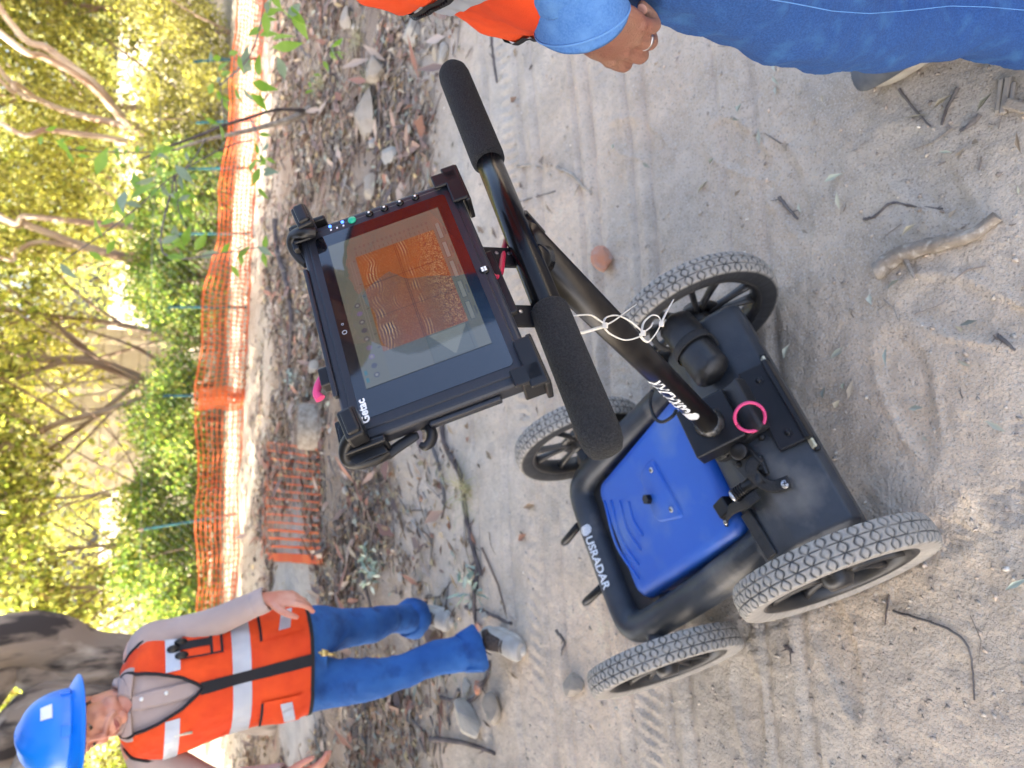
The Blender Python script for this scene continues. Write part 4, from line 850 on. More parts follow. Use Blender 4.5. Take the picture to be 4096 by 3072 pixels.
# the antenna box with its blue lid
LZ0, LZ1, LF0, LF1, LW = .275, .226, .112, .588, .188
LN = nrm(np.cross([1, 0, 0], [0, LF1 - LF0, LZ1 - LZ0])); LP0 = np.array([0, LF0, LZ0])
def rrect(w0, w1, f0, f1, r, k=7):
    out = []
    for (cx_, cy_, a0) in ((w1 - r, f1 - r, 0), (-w1 + r, f1 - r, 90), (-w0 + r, f0 + r, 180), (w0 - r, f0 + r, 270)):
        for i in range(k): a = math.radians(a0 + 90 * i / (k - 1)); out.append((cx_ + r * math.cos(a), cy_ + r * math.sin(a)))
    return out
rings = []
for ins, dz in ((.0, -.085), (-.004, -.06), (-.004, -.035), (.001, -.018), (.008, -.007), (.017, -.0015), (.03, 0)):
    rings.append([(x, y, LZ0 + (y - LF0) / (LF1 - LF0) * (LZ1 - LZ0) + dz) for x, y in rrect(LW - ins, LW - .012 - ins, LF0 + ins, LF1 - ins, .038 - ins * .3)])
m = MB(); V = [p for r_ in rings for p in r_]; n_ = len(rings[0]); F_ = []
for k in range(len(rings) - 1):
    for j in range(n_): j2 = (j + 1) % n_; F_.append((k * n_ + j, k * n_ + j2, (k + 1) * n_ + j2, (k + 1) * n_ + j))
F_.append(tuple((len(rings) - 1) * n_ + j for j in range(n_))); m.add(V, F_)
lid = m.obj('lid', MT['blue_plastic'], cart); shade_auto(lid, 40)
m = MB(); R2 = rrect(LW - .006, LW - .018, LF0 + .006, LF1 - .006, .034); zz = lambda y: LZ0 + (y - LF0) / (LF1 - LF0) * (LZ1 - LZ0)
V = [(x, y, zz(y) - .083) for x, y in R2] + [(x, y, .035) for x, y in R2]; n_ = len(R2); m.add(V, [(j, n_ + j, n_ + (j + 1) % n_, (j + 1) % n_) for j in range(n_)] + [tuple(range(2 * n_ - 1, n_ - 1, -1))]); m.obj('antenna_box', MT['black_plastic'], cart, False)
def LPt(X, Y, h=0.0): return Cplane(X, Y, LP0 + LN * h, LN)
def raised(pts, h, r, name, mk, parent, top=1.0):
    """low plateau with rounded outline on the lid"""
    P = np.array([LPt(*p) for p in pts]); c_ = P.mean(0); out = []
    n = len(P)
    for i in range(n):
        a, b_, d_ = P[i - 1], P[i], P[(i + 1) % n]; u, v = nrm(a - b_), nrm(d_ - b_)
        for t in np.linspace(0, 1, 6): out.append((b_ + u * r) * (1 - t) ** 2 + 2 * b_ * t * (1 - t) + (b_ + v * r) * t * t)
    O = np.array(out); n = len(O); m = MB()
    lo = O - LN * .001; hi = c_ + (O - c_) * (1 - .05 * top) + LN * h * .8; hi2 = c_ + (O - c_) * (1 - .10 * top) + LN * h
    F_ = [(j, (j + 1) % n, n + (j + 1) % n, n + j) for j in range(n)] + [(n + j, n + (j + 1) % n, 2 * n + (j + 1) % n, 2 * n + j) for j in range(n)] + [tuple(range(2 * n, 3 * n))]
    m.add(np.vstack([lo, hi, hi2]), F_); o = m.obj(name, MT[mk], parent); bm = bmesh.new(); bm.from_mesh(o.data); bmesh.ops.recalc_face_normals(bm, faces=bm.faces); bm.to_mesh(o.data); bm.free(); return shade_auto(o, 50)
raised([(2608, 1826), (2742, 2070), (2632, 2092), (2560, 1900)], .006, .022, 'raised_panel', 'blue_plastic', lid)
for (a, b_, c_) in (((2418, 2003), (2466, 2180), (2556, 2318)), ((2445, 2001), (2482, 2150), (2556, 2262)), ((2480, 2003), (2508, 2115), (2564, 2202)), ((2515, 2006), (2534, 2080), (2572, 2142))):
    m = MB(); m.tube([LPt(*a), LPt(*b_), LPt(*c_)], .0042, 8, seg=12, flat=1.0, up=tuple(LN)); m.obj('ridge', MT['blue_plastic'], lid)
def screw(P, n, r, mk='steel', parent=cart, name='screw', h=.0035, cross=True):
    n = nrm(n); m = MB(); m.rev([(r * 1.02, -.001), (r, h * .45), (r * .75, h * .9), (0, h)], P, n, 20); o = m.obj(name, MT[mk], parent)
    if cross:
        a = nrm(np.cross(n, [.3, .9, .1])); b_ = np.cross(n, a); 
        for d_ in (a, b_): m = MB(); R_ = np.stack([d_, np.cross(n, d_), n], 1); m.box(P + n * h, (r * 1.1, r * .22, r * .1), R_); m.obj('slot', MT['black_clean'], o, False)
    return o
screw(LPt(2605, 1880, .006), LN, .0075); screw(LPt(2685, 2038, .006), LN, .0075)
P = LPt(2606, 1995, .0); m = MB(); m.rev([(.011, 0), (.011, .004), (.0085, .005), (.0085, .010), (0, .010)], P, LN, 24); m.obj('washer', MT['steel'], lid)
m = MB(); m.tube([P + LN * .008, P + LN * .021], [.0135, .013], 6); shade_auto(m.obj('hex_knob', MT['black_clean'], lid), 20)
# pegs and inner bolt
for X, Y in ((2238, 2186), (2322, 2424)):
    P = CZ(X, Y, .135) - np.array([0, .030, 0]); m = MB(); m.tube([P + (0, .004, 0), P - (0, .012, 0), P - (0, .13, -.02)], [.0105, .0135, .0125], 12); m.obj('peg', MT['black_clean'], cart)
P = CZ(2357, 1917, .20); m = MB(); m.tube([P, P + (.02, -.02, -.02)], .007, 12); m.obj('inner_bolt', MT['steel'], cart)
# plate in the shadow below the front tube
m = MB(); m.box((.0, .60, .165), (.40, .12, .05)); bevel(m.obj('front_tray', MT['black_plastic'], cart, False), .01, 2)
# post, socket block
PB, PT = np.array([.018, -.002, .355]), np.array([.031, -.414, 1.045]); PD = nrm(PT - PB); bx_ = nrm(np.array([1, 0, 0]) - PD * PD[0]); by_ = np.cross(PD, bx_)
RB = np.stack([bx_, by_, PD], 1)
m = MB(); m.box(PB + PD * (-.024), (.122, .116, .052), RB); bevel(m.obj('socket_block', MT['black_clean'], cart, False), .005, 3)
m = MB(); m.box((.02, -.01, .295), (.13, .15, .035)); bevel(m.obj('socket_base', MT['black_plastic'], cart, False), .006, 2)
m = MB(); m.tube([PB - PD * .01, PT], .0245, 40); m.obj('post', MT['post_black'], cart)
m = MB(); m.rev([(.0245, .016), (.028, .012), (.0325, .004), (.034, 0), (.0245, -.002)], PB + PD * .002, PD, 40); V = np.array(m.V); V += (rng.random(V.shape) - .5) * .0022; m.V = [tuple(v) for v in V]; m.obj('weld_bead', MT['weld'], cart)
# the handlebar
BA, BB = np.array([-.290, -.410, 1.046]), np.array([.400, -.418, 1.056]); BC = PT + PD * 0; BD = nrm(BB - BA)
m = MB(); m.tube([BA + BD * .02, BB - BD * .02], .0185, 36); bar = m.obj('handlebar', MT['gloss_black'], cart)
m = MB()
for s_ in (-1, 1):
    m.tube([PT - PD * .03 + bx_ * s_ * .018, PT + BD * s_ * .035 + PD * .001, ], [.0225, .0190], 18)
m.obj('welded_joint', MT['gloss_black'], cart)
def grip(a, b_):
    L = np.linalg.norm(b_ - a); pr = [(.0180, 0), (.0205, 0), (.0232, .004), (.0240, .012), (.0240, L - .024), (.0225, L - .012), (.0180, L - .003), (.0110, L), (0, L + .0005)]
    m = MB(); m.rev(pr, a, b_ - a, 44); m.obj('grip', MT['foam'], cart)
grip(BA + BD * .205, BA); grip(BB - BD * .222, BB)
# clamp lever on the far side of the joint
P = PT - PD * .045 + np.array([.035, .02, 0]); m = MB(); m.tube([P - (.03, 0, 0), P, P + (.022, .004, .004)], [.010, .010, .006], 12); m.obj('clamp_stub', MT['black_clean'], cart)
for k in range(3):
    a = 2.1 * k; d_ = np.array([0.1, math.cos(a), math.sin(a)]); m = MB(); m.tube([P + (.012, 0, 0), P + d_ * .020 + (.012, 0, 0)], [.009, .0065], 10); m.ball(P + d_ * .021 + (.012, 0, 0), .0075); m.obj('lever_lobe', MT['black_clean'], cart)
# black web of rear details
def rivet(X, Y, z, r=.0085): return screw(CZ(X, Y, z), (0, -.35, 1), r)
def strap(pts, wd, mk='webbing', name='strap', th=.0022, parent=None, up=(0, 0, 1)):
    m = MB(); m.tube(pts, wd / 2, 4 if False else 8, seg=max(8, len(pts) * 5), flat=th / wd * 2, up=up); return m.obj(name, MT[mk], parent or cart)
zt = lambda f_: float(np.interp(f_, [-.125, -.115, -.065, -.01, .05, .105], [.22, .238, .275, .291, .288, .268]))
def CS(X, Y, dz=0.0):      # point on the housing's top seen at (X, Y)
    z = .28
    for _ in range(6): z = zt(CZ(X, Y, z)[1]) + dz
    return CZ(X, Y, z)
# soft battery pouch under a strap, right rear
pa, pb = CS(2655, 1275, .055), CS(2845, 1510, .045); pa[2] = pb[2] = .315
mid = (pa + pb) / 2; dirp = nrm(pb - pa)
m = MB(); m.tube([pa, pa + dirp * .02, mid - dirp * .012, mid + dirp * .012, pb - dirp * .02, pb], [.022, .046, .047, .044, .048, .026], 20, seg=26, flat=.82, up=(0, 0, 1)); V = np.array(m.V); V += .006 * (vn(V[:, 0] * 40, V[:, 1] * 40 + V[:, 2] * 30, 2)[:, None] - .5); m.V = [tuple(v) for v in V]; pch = m.obj('pouch', MT['pouch'], cart)
sd_ = nrm(np.cross(dirp, [0, 0, 1])); m = MB(); ring_ = [mid + (sd_ * math.cos(a) * .0505 + np.array([0, 0, 1]) * math.sin(a) * .043) for a in np.linspace(-.5, PI + .5, 22)]
m.tube(ring_, .0115, 8, flat=.16, up=tuple(ring_[0] - mid)); m.obj('strap', MT['webbing'], pch)
P = CS(2845, 1397, .004); strap([mid + sd_ * (-.045) + (0, 0, -.005), (mid + sd_ * (-.06) + P) / 2 + (0, 0, -.004), P + (0, -.012, 0)], .028); screw(P + (0, 0, .002), (0, -.4, 1), .0095)
m = MB(); m.tube([pa + (.01, .03, .005), pa + (-.005, .05, .03), pa + (-.03, .065, .012), pa + (-.045, .06, -.02)], .010, 8, seg=14, flat=.35); m.obj('pouch_flap', MT['webbing'], pch)
# left: antenna lead held by a looped strap
Q = CS(3145, 1935, .004); C1, C2 = CS(2935, 1985, .035), CS(3050, 1905, .012)
m = MB(); m.tube([C1 + (C2 - C1) * .02, C1 + (C2 - C1) * .5, C2], [.0135, .0135, .019], 20); m.obj('connector', MT['black_clean'], cart)
ax_ = nrm(C1 - C2); m = MB(); m.rev([(.0095, .002), (.0135, .0025), (.0150, 0), (.0150, -.004), (.0100, -.006)], C1, ax_, 28, closed=True); m.obj('connector_ring', MT['steel'], cart)
m = MB(); m.rev([(0, -.003), (.0095, -.003), (.0095, -.006), (0, -.006)], C1, ax_, 20); m.obj('connector_core', MT['weld'], cart)
for k in range(4): m = MB(); m.rev([(.0135, 0), (.0150, .001), (.0150, .002), (.0135, .003)], C1 - ax_ * (.012 + .006 * k), ax_, 24); m.obj('connector_rib', MT['black_clean'], cart)
strap([Q + (0, -.010, .001), CS(3095, 1945, .008), CS(3040, 1925, .022), CS(3005, 1880, .034), CS(3020, 1840, .02), CS(3045, 1850, .002)], .026); screw(Q + (0, 0, .003), (0, -.4, 1), .0095)
strap([CS(3030, 1975, .02), CS(2985, 2010, .03), CS(2930, 2035, .022), CS(2900, 2075, .006), CS(2905, 2105, .002)], .026); screw(CS(2903, 2090, .007), (-.3, .1, 1), .006)
m = MB(); m.box(CS(2905, 2030, .0), (.040, .040, .036), rotz(.15)); bevel(m.obj('cable_clip', MT['black_clean'], cart, False), .005, 2)
a_, b_ = CS(2995, 2060, .0), CS(3085, 2215, .0); d_ = b_ - a_; m = MB(); m.box((a_ + b_) / 2 + (0, 0, .002), (np.linalg.norm(d_) * 1.15, .030, .010), rotz(math.atan2(d_[1], d_[0]))); bevel(m.obj('channel_strip', MT['pouch'], cart, False), .002, 1)
# open bay behind the post
m = MB(); m.box(CS(2985, 1640, -.003), (.105, .060, .012), rotz(0)); bevel(m.obj('bay_floor', MT['pouch'], cart, False), .003, 1)
P = CS(3060, 1640, .0); m = MB(); m.box((0.0, -.098, .262), (.20, .060, .016), rotx(.62)); bevel(m.obj('rear_plate', MT['black_clean'], cart, False), .004, 2)
m = MB(); m.box((0.0, -.128, .245), (.20, .012, .028), rotx(.3)); bevel(m.obj('rear_lip', MT['black_clean'], cart, False), .003, 2)
for X, Y in ((3035, 1530), (3150, 1737)):
    P = CS(X, Y, .010); m = MB(); m.tube([P - (0, -.001, .008), P + (0, -.006, .008)], .0115, 6); m.ball(P + (0, -.006, .008), (.007, .007, .004)); shade_auto(m.obj('bolt', MT['black_clean'], cart), 30)
# pink hose loop
P = CS(2990, 1668, .012); th = np.linspace(0, 2 * PI * .99, 44); dc_ = nrm(ctf(CAM) - P); e1_ = nrm(np.cross([0, 0, 1], dc_)); Rt = np.stack([e1_, np.cross(dc_, e1_), dc_], 1) @ rotx(.25); P = P + dc_ * .022; L_ = [P + Rt @ np.array([.0305 * math.cos(t + 2.2), .0305 * math.sin(t + 2.2), .012 * math.sin(t * .5) + .012]) for t in th]
m = MB(); m.tube(L_, .0036, 12); m.obj('pink_hose_loop', MT['pink'], cart)
m = MB(); m.cyl(CS(2965, 1690, -.03), CS(2995, 1655, .004), .020, 24); m.obj('hose_spool', MT['gloss_black'], cart)
# quick-release knob and its neighbours
P = CS(2965, 1800, .012); m = MB(); m.rev([(.012, -.02), (.012, .006), (.016, .008), (.0195, .012), (.0195, .019), (.016, .022), (0, .022)], P, (-.35, -.25, 1), 28); m.obj('release_knob', MT['black_clean'], cart)
m = MB(); m.ball(CS(2893, 1808, .016), (.018, .012, .011), rotz(.5)); m.obj('knob_lever', MT['black_clean'], cart)
m = MB(); m.box(CS(2990, 1850, .003), (.055, .060, .012), rotz(.3)); bevel(m.obj('cover_plate', MT['black_plastic'], cart, False), .003, 2)
for X, Y, r_ in ((3045, 1748, .009), (2955, 1857, .008)):
    m = MB(); m.ball(CS(X, Y, .01), (r_, r_, r_ * .7)); m.obj('bolt_head', MT['black_clean'], cart)
m = MB(); m.box(CS(3048, 1862, .0), (.045, .018, .012), rotz(-.1)); bevel(m.obj('strap_slot', MT['pouch'], cart, False), .003, 1)
# pull latches at the rear edge
for X, Y in ((3062, 1452), (3250, 1769)):
    P = CZ(X, Y, .232); m = MB(); m.box(P + (0, .006, -.006), (.040, .030, .012), rotx(-.6)); m.tube([P + (-.02, .0, .0), P + (0, -.012, .003), P + (.02, 0, 0)], .0035, 8, seg=8); bevel(m.obj('latch', MT['black_clean'], cart, False), .003, 2)
    m = MB(); m.box(P + (0, -.001, .004), (.028, .020, .006), rotx(-.5)); bevel(m.obj('latch_tab', MT['cream'], cart, False), .003, 2)
    strap([P + (0, .01, .002), P + (0, .035, .022), P + (.0, .06, .034)], .030)
# thin cable loop at the post foot
m = MB(); m.tube([CZ(2610, 1560, .36), CZ(2600, 1610, .36), CZ(2618, 1670, .37), CZ(2650, 1688, .37), CZ(2690, 1665, .36), CZ(2705, 1640, .35)], .0042, 10, seg=24); m.obj('cable_loop', MT['black_clean'], cart)
# underside axle stubs
for f_ in (0, WB):
    m = MB(); m.cyl((-TRK + .02, f_, WR), (-.2, f_, WR), .012, 12); m.obj('axle', MT['black_clean'], cart); m = MB(); m.cyl((TRK - .02, f_, WR), (.2, f_, WR), .012, 12); m.obj('axle', MT['black_clean'], cart)
# lettering on the front tube and on the post
def letter(txt, size, mapf, name, parent, shear=.25, bold=.0): 
    V, F_ = text_mesh(txt, size, .0002, shear, bold); W_ = V[:, 0].max() - V[:, 0].min(); V[:, 0] -= V[:, 0].min()
    o = link(name, mesh_from(name, np.array([mapf(*v) for v in V]), F_, MT['white_print'], False), parent); return o, W_
def emblem(mapf, a, b_, x0, name, parent):
    # striped oval badge: a white disc cut by curved slits
    V = []; F_ = []
    for k in range(6):
        s0 = -1 + k * .34; s1 = s0 + .27
        for j in range(14):
            t = -1 + 2 * j / 13; w_ = math.sqrt(max(0, 1 - t * t))
            for s_ in (s0, s1):
                xs_ = np.clip(s_ + .18 * (1 - t * t), -w_, w_); V.append(mapf(x0 + a * xs_, b_ * t, .0002))
        n0 = k * 28; F_ += [(n0 + 2 * j, n0 + 2 * j + 1, n0 + 2 * j + 3, n0 + 2 * j + 2) for j in range(13)]
    return link(name, mesh_from(name, np.array(V), F_, MT['white_print'], False), parent)
tr = .0455
def mf(x, y, z):        # on the front tube: x towards the cart's left, letter tops towards the rear
    ang = y / tr; c_ = np.array([.058 - x, .690, .197]); a0 = math.radians(92); A = a0 + ang    # angle from forward, up
    return c_ + np.array([0, math.cos(A), math.sin(A)]) * (tr + z + .0006)
letter('USRADAR', .036, mf, 'lettering', fr, .1, .0009); emblem(lambda x, y, z: mf(x, y + .012, z), .017, .020, -.022, 'emblem', fr)
camc = ctf(CAM); N0 = nrm((camc - PT) - PD * ((camc - PT) @ PD)); 
def mp(x, y, z):
    t0 = .152; ang = math.radians(22) + y / .0245; up_ = np.cross(N0, PD)
    c_ = PB + PD * (t0 + x * 1.0); return c_ + (N0 * math.cos(ang) + up_ * math.sin(ang)) * (.0245 + .0006 + z)
letter('USRADAR', .034, lambda x, y, z: mp(x * 1.2, y * 1.15, z), 'lettering', cart, .1, .0008); emblem(lambda x, y, z: mp(x, y + .010, z), .022, .017, -.028, 'emblem', cart)

# ------------------------------------------------------------------ tablet
TX = nrm(np.array([.786, .617, .042])); TYv = np.array([-.389, .424, .809]); TYv = nrm(TYv - TX * (TYv @ TX)); TN = np.cross(TX, TYv); TO = np.array([.095, .757, 1.209])
TM = Matrix(((TX[0], TYv[0], TN[0], TO[0]), (TX[1], TYv[1], TN[1], TO[1]), (TX[2], TYv[2], TN[2], TO[2]), (0, 0, 0, 1)))
tab = empty('rugged_tablet', label='rugged black tablet showing an orange radar scan, clamped above the handlebar', cat='tablet', mat=TM)
def t2c(P): P = np.asarray(P, float); return ctf(TO + np.outer(P[..., 0], TX).reshape(P.shape) + np.outer(P[..., 1], TYv).reshape(P.shape) + np.outer(P[..., 2], TN).reshape(P.shape)) if P.ndim > 1 else ctf(TO + TX * P[0] + TYv * P[1] + TN * P[2])
m = MB(); m.box((0, 0, -.0135), (.318, .209, .023)); body = m.obj('body', MT['tablet_body'], tab, False); bevel(body, .0055, 3)
m = MB(); m.box((0, .0, -.0022), (.296, .190, .0040)); bz = m.obj('bezel', MT['tablet_body'], tab, False); bevel(bz, .003, 2)
MT['glass_black'] = mat('glass_black', (0.004, 0.005, 0.008), 0.04, coat=1.0, c2=(0.006, 0.007, 0.011), nscale=30)
def rr2(w_, h_, r, z, k=6, cx=0, cy=0):
    return [(cx + (w_ / 2 - r) * sx + r * math.cos(math.radians(a0 + 90 * i / (k - 1))), cy + (h_ / 2 - r) * sy + r * math.sin(math.radians(a0 + 90 * i / (k - 1))), z) for sx, sy, a0 in ((1, 1, 0), (-1, 1, 90), (-1, -1, 180), (1, -1, 270)) for i in range(k)]
P = rr2(.272, .170, .006, .0004); n_ = len(P); m = MB(); m.add(P, [tuple(range(n_))]); m.obj('glass', MT['glass_black'], tab, False)
# the lit screen: computed radargram on a fine grid
W_, H_ = .2175, .1405; nxs, nys = 330, 214; sx_ = np.linspace(-.101, .1165, nxs); sy_ = np.linspace(-.0715, .0715, nys); SX, SY = np.meshgrid(sx_, sy_); 
C = np.ones(SX.shape + (3,)) * np.array([.125, .13, .10]); 
C *= (1 + .08 * vn(SX * 60, SY * 60, 2)[..., None])
inr = (SX > -.062) & (SX < .084) & (SY > -.0565) & (SY < .0430)
top = SY > -.006; d_top = np.where(top, .0430 - SY, -.006 - SY)      # depth below each panel's surface
wob = .0020 * np.sin(SX * 70) + .005 * fbm(SX * 60, SY * 20, 3, 3) + .0015 * np.sin(SX * 160)
wav = np.sin((d_top + wob) * 2 * PI / .0036) * np.exp(-((d_top - .013) / .009) ** 2) * (.5 + 1.3 * vn(SX * 55, SY * 30, 6)) * np.where(top, 1, .0)
wav += np.where(top, 0, 1) * np.sin((d_top + wob * .35 + (SX + .06) * .02) * 2 * PI / .0034) * np.exp(-((d_top - .008) / .005) ** 2) * (.6 + vn(SX * 50, SY * 30, 7))
hyp = np.zeros_like(SX)
for hx, hd, tp in ((.01, .016, 1), (.036, .020, 0), (-.03, .018, 1), (.0, .028, 1), (-.045, .014, 1), (.055, .012, 1)):
    dd = np.sqrt(hd ** 2 + ((SX - hx) * 1.1) ** 2); hyp += np.sin((d_top - dd) * 2 * PI / .003) * np.exp(-((d_top - dd) / .004) ** 2) * np.exp(-((SX - hx) / .013) ** 2) * (top == bool(tp))
nz = rng.random(SX.shape); nz2 = vn(SX * 900, SY * 1400, 8) - .5; noise = nz2 * np.where(top, .35 * np.clip(vn(SX * 30, SY * 30, 3) * 1.5 - .5, 0, 1), np.clip((d_top - .016) / .02, 0, 1) * 1.5)
patch_ = np.clip(vn(SX * 90, SY * 120, 21) * 2.6 - .75, 0, 1); sig = .60 * wav * patch_ + .45 * hyp * np.clip(patch_ + .3, 0, 1) + noise + .25 * (vn(SX * 700, SY * 900, 22) - .5)
org = np.array([.25, .085, .018]); pk = np.array([.36, .13, .06]); dk = np.array([.035, .012, .03]); lt = np.array([.55, .40, .22]); ol = np.array([.17, .085, .03])
bs = org[None, None] * (1 + .25 * (vn(SX * 20, SY * 24, 11)[..., None] - .5)); mixo = np.clip(vn(SX * 28 + SY * 20, SY * 34, 12) * 2.4 - 1.1, 0, 1)[..., None]; bs = bs * (1 - .55 * mixo) + ol * .55 * mixo
pos = np.clip(sig, 0, 1)[..., None]; neg = np.clip(-sig, 0, 1)[..., None]; R_ = bs * (1 - pos) * (1 - neg) + lt * pos * (1 - neg) + dk * neg
for gx_ in (.0355, -.0135): R_ = np.where((np.abs(SX - gx_) < .0004)[..., None], R_ * .45, R_)
for gy_ in (-.005, -.0072): R_ = np.where((np.abs(SY - gy_) < .0005)[..., None], R_ * .35, R_)
C = np.where(inr[..., None], R_, C)
# ruler ticks, frames, buttons of the program around the scan
def rectln(x0, x1, y0, y1, c_, fill=False):
    global C
    msk = (SX > x0) & (SX < x1) & (SY > y0) & (SY < y1)
    if not fill: msk &= ~((SX > x0 + .0006) & (SX < x1 - .0006) & (SY > y0 + .0006) & (SY < y1 - .0006))
    C = np.where(msk[..., None], np.array(c_), C)
dkl = (.05, .055, .05)
for k in range(17): y_ = .040 - k * .0057; rectln(.086, .0905 if k % 4 else .093, y_, y_ + .0008, dkl, True); rectln(.0955, .0995, y_ - .001, y_ + .0015, (.09, .09, .08), True)
for k in range(8): x_ = -.055 + k * .019; rectln(x_, x_ + .0012, .0440, .0475, dkl, True)
rectln(-.1005, -.0625, -.0565, -.006, (.10, .115, .10), True); rectln(-.1, -.0625, -.0045, .043, (.12, .13, .115), True)
tri = (SX < -.0625) & (SX > -.097) & (SY > -.053) & (SY < -.010) & (np.abs(SY + .0315) < (SX + .0985) * .62); C = np.where(tri[..., None], np.array([.20, .215, .18]), C)
rectln(-.1, -.063, -.053, -.006, dkl)
for k in range(5): rectln(-.062 + k * .032, -.036 + k * .032, -.0655, -.0600, (.21, .22, .19), True); rectln(-.062 + k * .032, -.036 + k * .032, -.0655, -.0600, dkl); rectln(-.058 + k * .032, -.045 + k * .032, -.0700, -.0680, (.08, .085, .08), True)
for k in range(9):
    x_ = -.088 + k * .0125; rr_ = np.hypot(SX - x_, SY - .0565); C = np.where((rr_ < .0034)[..., None], np.array([.05, .055, .075]) if k not in (2, 3, 7) else np.array([.16, .12, .22]), C)
    C = np.where(((rr_ < .0018) & (k % 2 == 0))[..., None], np.array([.25, .24, .22]), C)
rectln(-.045, .035, .0475, .0515, (.22, .19, .17)); rectln(.04, .08, .0475, .0515, (.20, .18, .16)); rectln(-.094, -.088, .0655, .069, (.02, .14, .17), True); rectln(-.084, -.078, .0655, .069, (.02, .14, .17), True)
for k in range(10): rectln(-.07 + k * .018, -.066 + k * .018, .0645, .067, (.13, .13, .12), True)
I = np.arange(nxs * nys).reshape(nys, nxs); F_ = np.stack([I[:-1, :-1], I[:-1, 1:], I[1:, 1:], I[1:, :-1]], -1).reshape(-1, 4)
ms_ = bpy.data.materials.new('screen'); ms_.use_nodes = True; t_ = ms_.node_tree; pb_ = t_.nodes['Principled BSDF']; at_ = t_.nodes.new('ShaderNodeAttribute'); at_.attribute_name = 'Col'
t_.links.new(at_.outputs[0], pb_.inputs['Emission Color']); pb_.inputs['Emission Strength'].default_value = .13; pb_.inputs['Base Color'].default_value = (.01, .01, .012, 1); pb_.inputs['Roughness'].default_value = .04; pb_.inputs['Coat Weight'].default_value = 1; pb_.inputs['Coat Roughness'].default_value = .02
link('screen', mesh_from('screen', np.stack([SX, SY, SX * 0 + .0009], -1).reshape(-1, 3), F_, ms_, False, np.concatenate([np.clip(C, 0, 1), np.ones(C.shape[:2] + (1,))], -1).reshape(-1, 4)), tab)
# buttons, lights, logo key, name
for y_ in (.011, -.009, -.0295, -.050):
    m = MB(); m.rev([(.0050, -.001), (.0050, .0012), (.0040, .0026), (0, .0034)], (.1462, y_, .0), (0, 0, 1), 20); bt = m.obj('button', MT['gloss_black'], tab)
    m = MB(); m.box((.1462, y_, .0034), (.0026, .0026, .0003)); m.obj('button_mark', MT['white_print'], bt, False)
m = MB(); m.rev([(.0052, -.001), (.0052, .0012), (.004, .0024), (0, .003)], (.1462, .034, 0), (0, 0, 1), 20); m.obj('power_button', mat('green_led', (0.01, .25, .16), .3, emit=((.02, .5, .3), .06)), tab)
MT['blue_led'] = mat('blue_led', (.02, .08, .6), .3, emit=((.05, .15, 1.0), .9))
for y_ in (.0625, .0462): m = MB(); m.rev([(.0020, 0.0), (.0020, .001), (0, .0012)], (.1485, y_, .0), (0, 0, 1), 14); m.obj('status_light', MT['blue_led'], tab)
for y_ in (.0625, .0545, .0462): m = MB(); m.box((.1425, y_, .0001), (.003, .0022, .0003)); m.obj('status_mark', MT['white_print'], tab, False)
m = MB(); m.rev([(.0060, -.001), (.0060, .0010), (.0050, .0022), (0, .0026)], (-.001, -.0945, -.001), (0, 0, 1), 24); hk = m.obj('home_button', MT['gloss_black'], tab)
for a in (-1, 1):
    for b2 in (-1, 1): m = MB(); m.box((-.001 + a * .0017, -.0945 + b2 * .0017, .0015), (.0028, .0028, .0006)); m.obj('logo_pane', MT['white_print'], hk, False)
V, F_ = text_mesh('Getac', .0125, .0001, 0, .0004); V[:, 0] += -.141; V[:, 1] += .0765; V[:, 2] += .0009; link('name', mesh_from('name', V, F_, MT['white_print'], False), tab)
for x_, r_ in ((.0, .0022), (.012, .0012)):
    m = MB(); m.rev([(r_, 0), (r_ * 1.3, .0002), (r_ * 1.3, .0004), (r_, .0005)], (-.018 + x_, .0785, .0004), (0, 0, 1), 20, closed=True); m.obj('camera_ring', MT['reflective'], tab)
m = MB(); m.box((0, .1055, -.004), (.19, .006, .008)); bevel(m.obj('top_rail', MT['tablet_body'], tab, False), .002, 2)
m = MB(); m.box((-.162, -.02, -.014), (.006, .08, .010)); bevel(m.obj('port_cover', MT['tablet_body'], tab, False), .002, 2)
# the cradle that holds it belongs to the cart
def cobj(m, name, mk='black_clean', bev=.002, parent=None, smooth=False):
    V = np.array(m.V); V = ctf(TO + V[:, :1] * TX + V[:, 1:2] * TYv + V[:, 2:3] * TN); m.V = [tuple(v) for v in V]; o = m.obj(name, MT[mk], parent or cart, smooth)
    if bev: bevel(o, bev, 2)
    elif smooth: shade_auto(o, 40)
    return o
m = MB(); m.box((0, -.005, -.034), (.26, .085, .010)); crd = cobj(m, 'cradle_plate')
m = MB(); m.box((0, -.05, -.034), (.10, .13, .008)); cobj(m, 'cradle_backbone', parent=crd)
bm_ = wfc((BA + BB) / 2) - TO; bq = np.array([bm_ @ TX, bm_ @ TYv, bm_ @ TN]); bdT = np.array([(CB @ BD) @ TX, (CB @ BD) @ TYv, (CB @ BD) @ TN])
for x_ in (.058, -.040):
    e = bq + bdT * ((x_ - bq[0]) / bdT[0]); e = e + np.array([0, -.012, -.022]); a0_ = np.array([x_, -.085, -.036]); dd_ = e - a0_; L_ = np.linalg.norm(dd_); Rr = rotx(math.atan2(dd_[2], dd_[1]))
    m = MB(); m.box((a0_ + e) / 2, (.034, L_, .005), Rr); cobj(m, 'cradle_bracket', parent=crd); nrm_b = Rr @ np.array([0, 0, 1.0]) * (1 if (Rr @ np.array([0, 0, 1.0]))[2] > 0 else -1)
    for q_ in (.42, .60):
        m = MB(); m.rev([(.0028, 0), (.0026, .0012), (0, .0018)], a0_ + dd_ * q_ + nrm_b * .0026 + (.005, 0, 0), nrm_b, 12); cobj(m, 'rivet', 'steel', 0, crd, True)
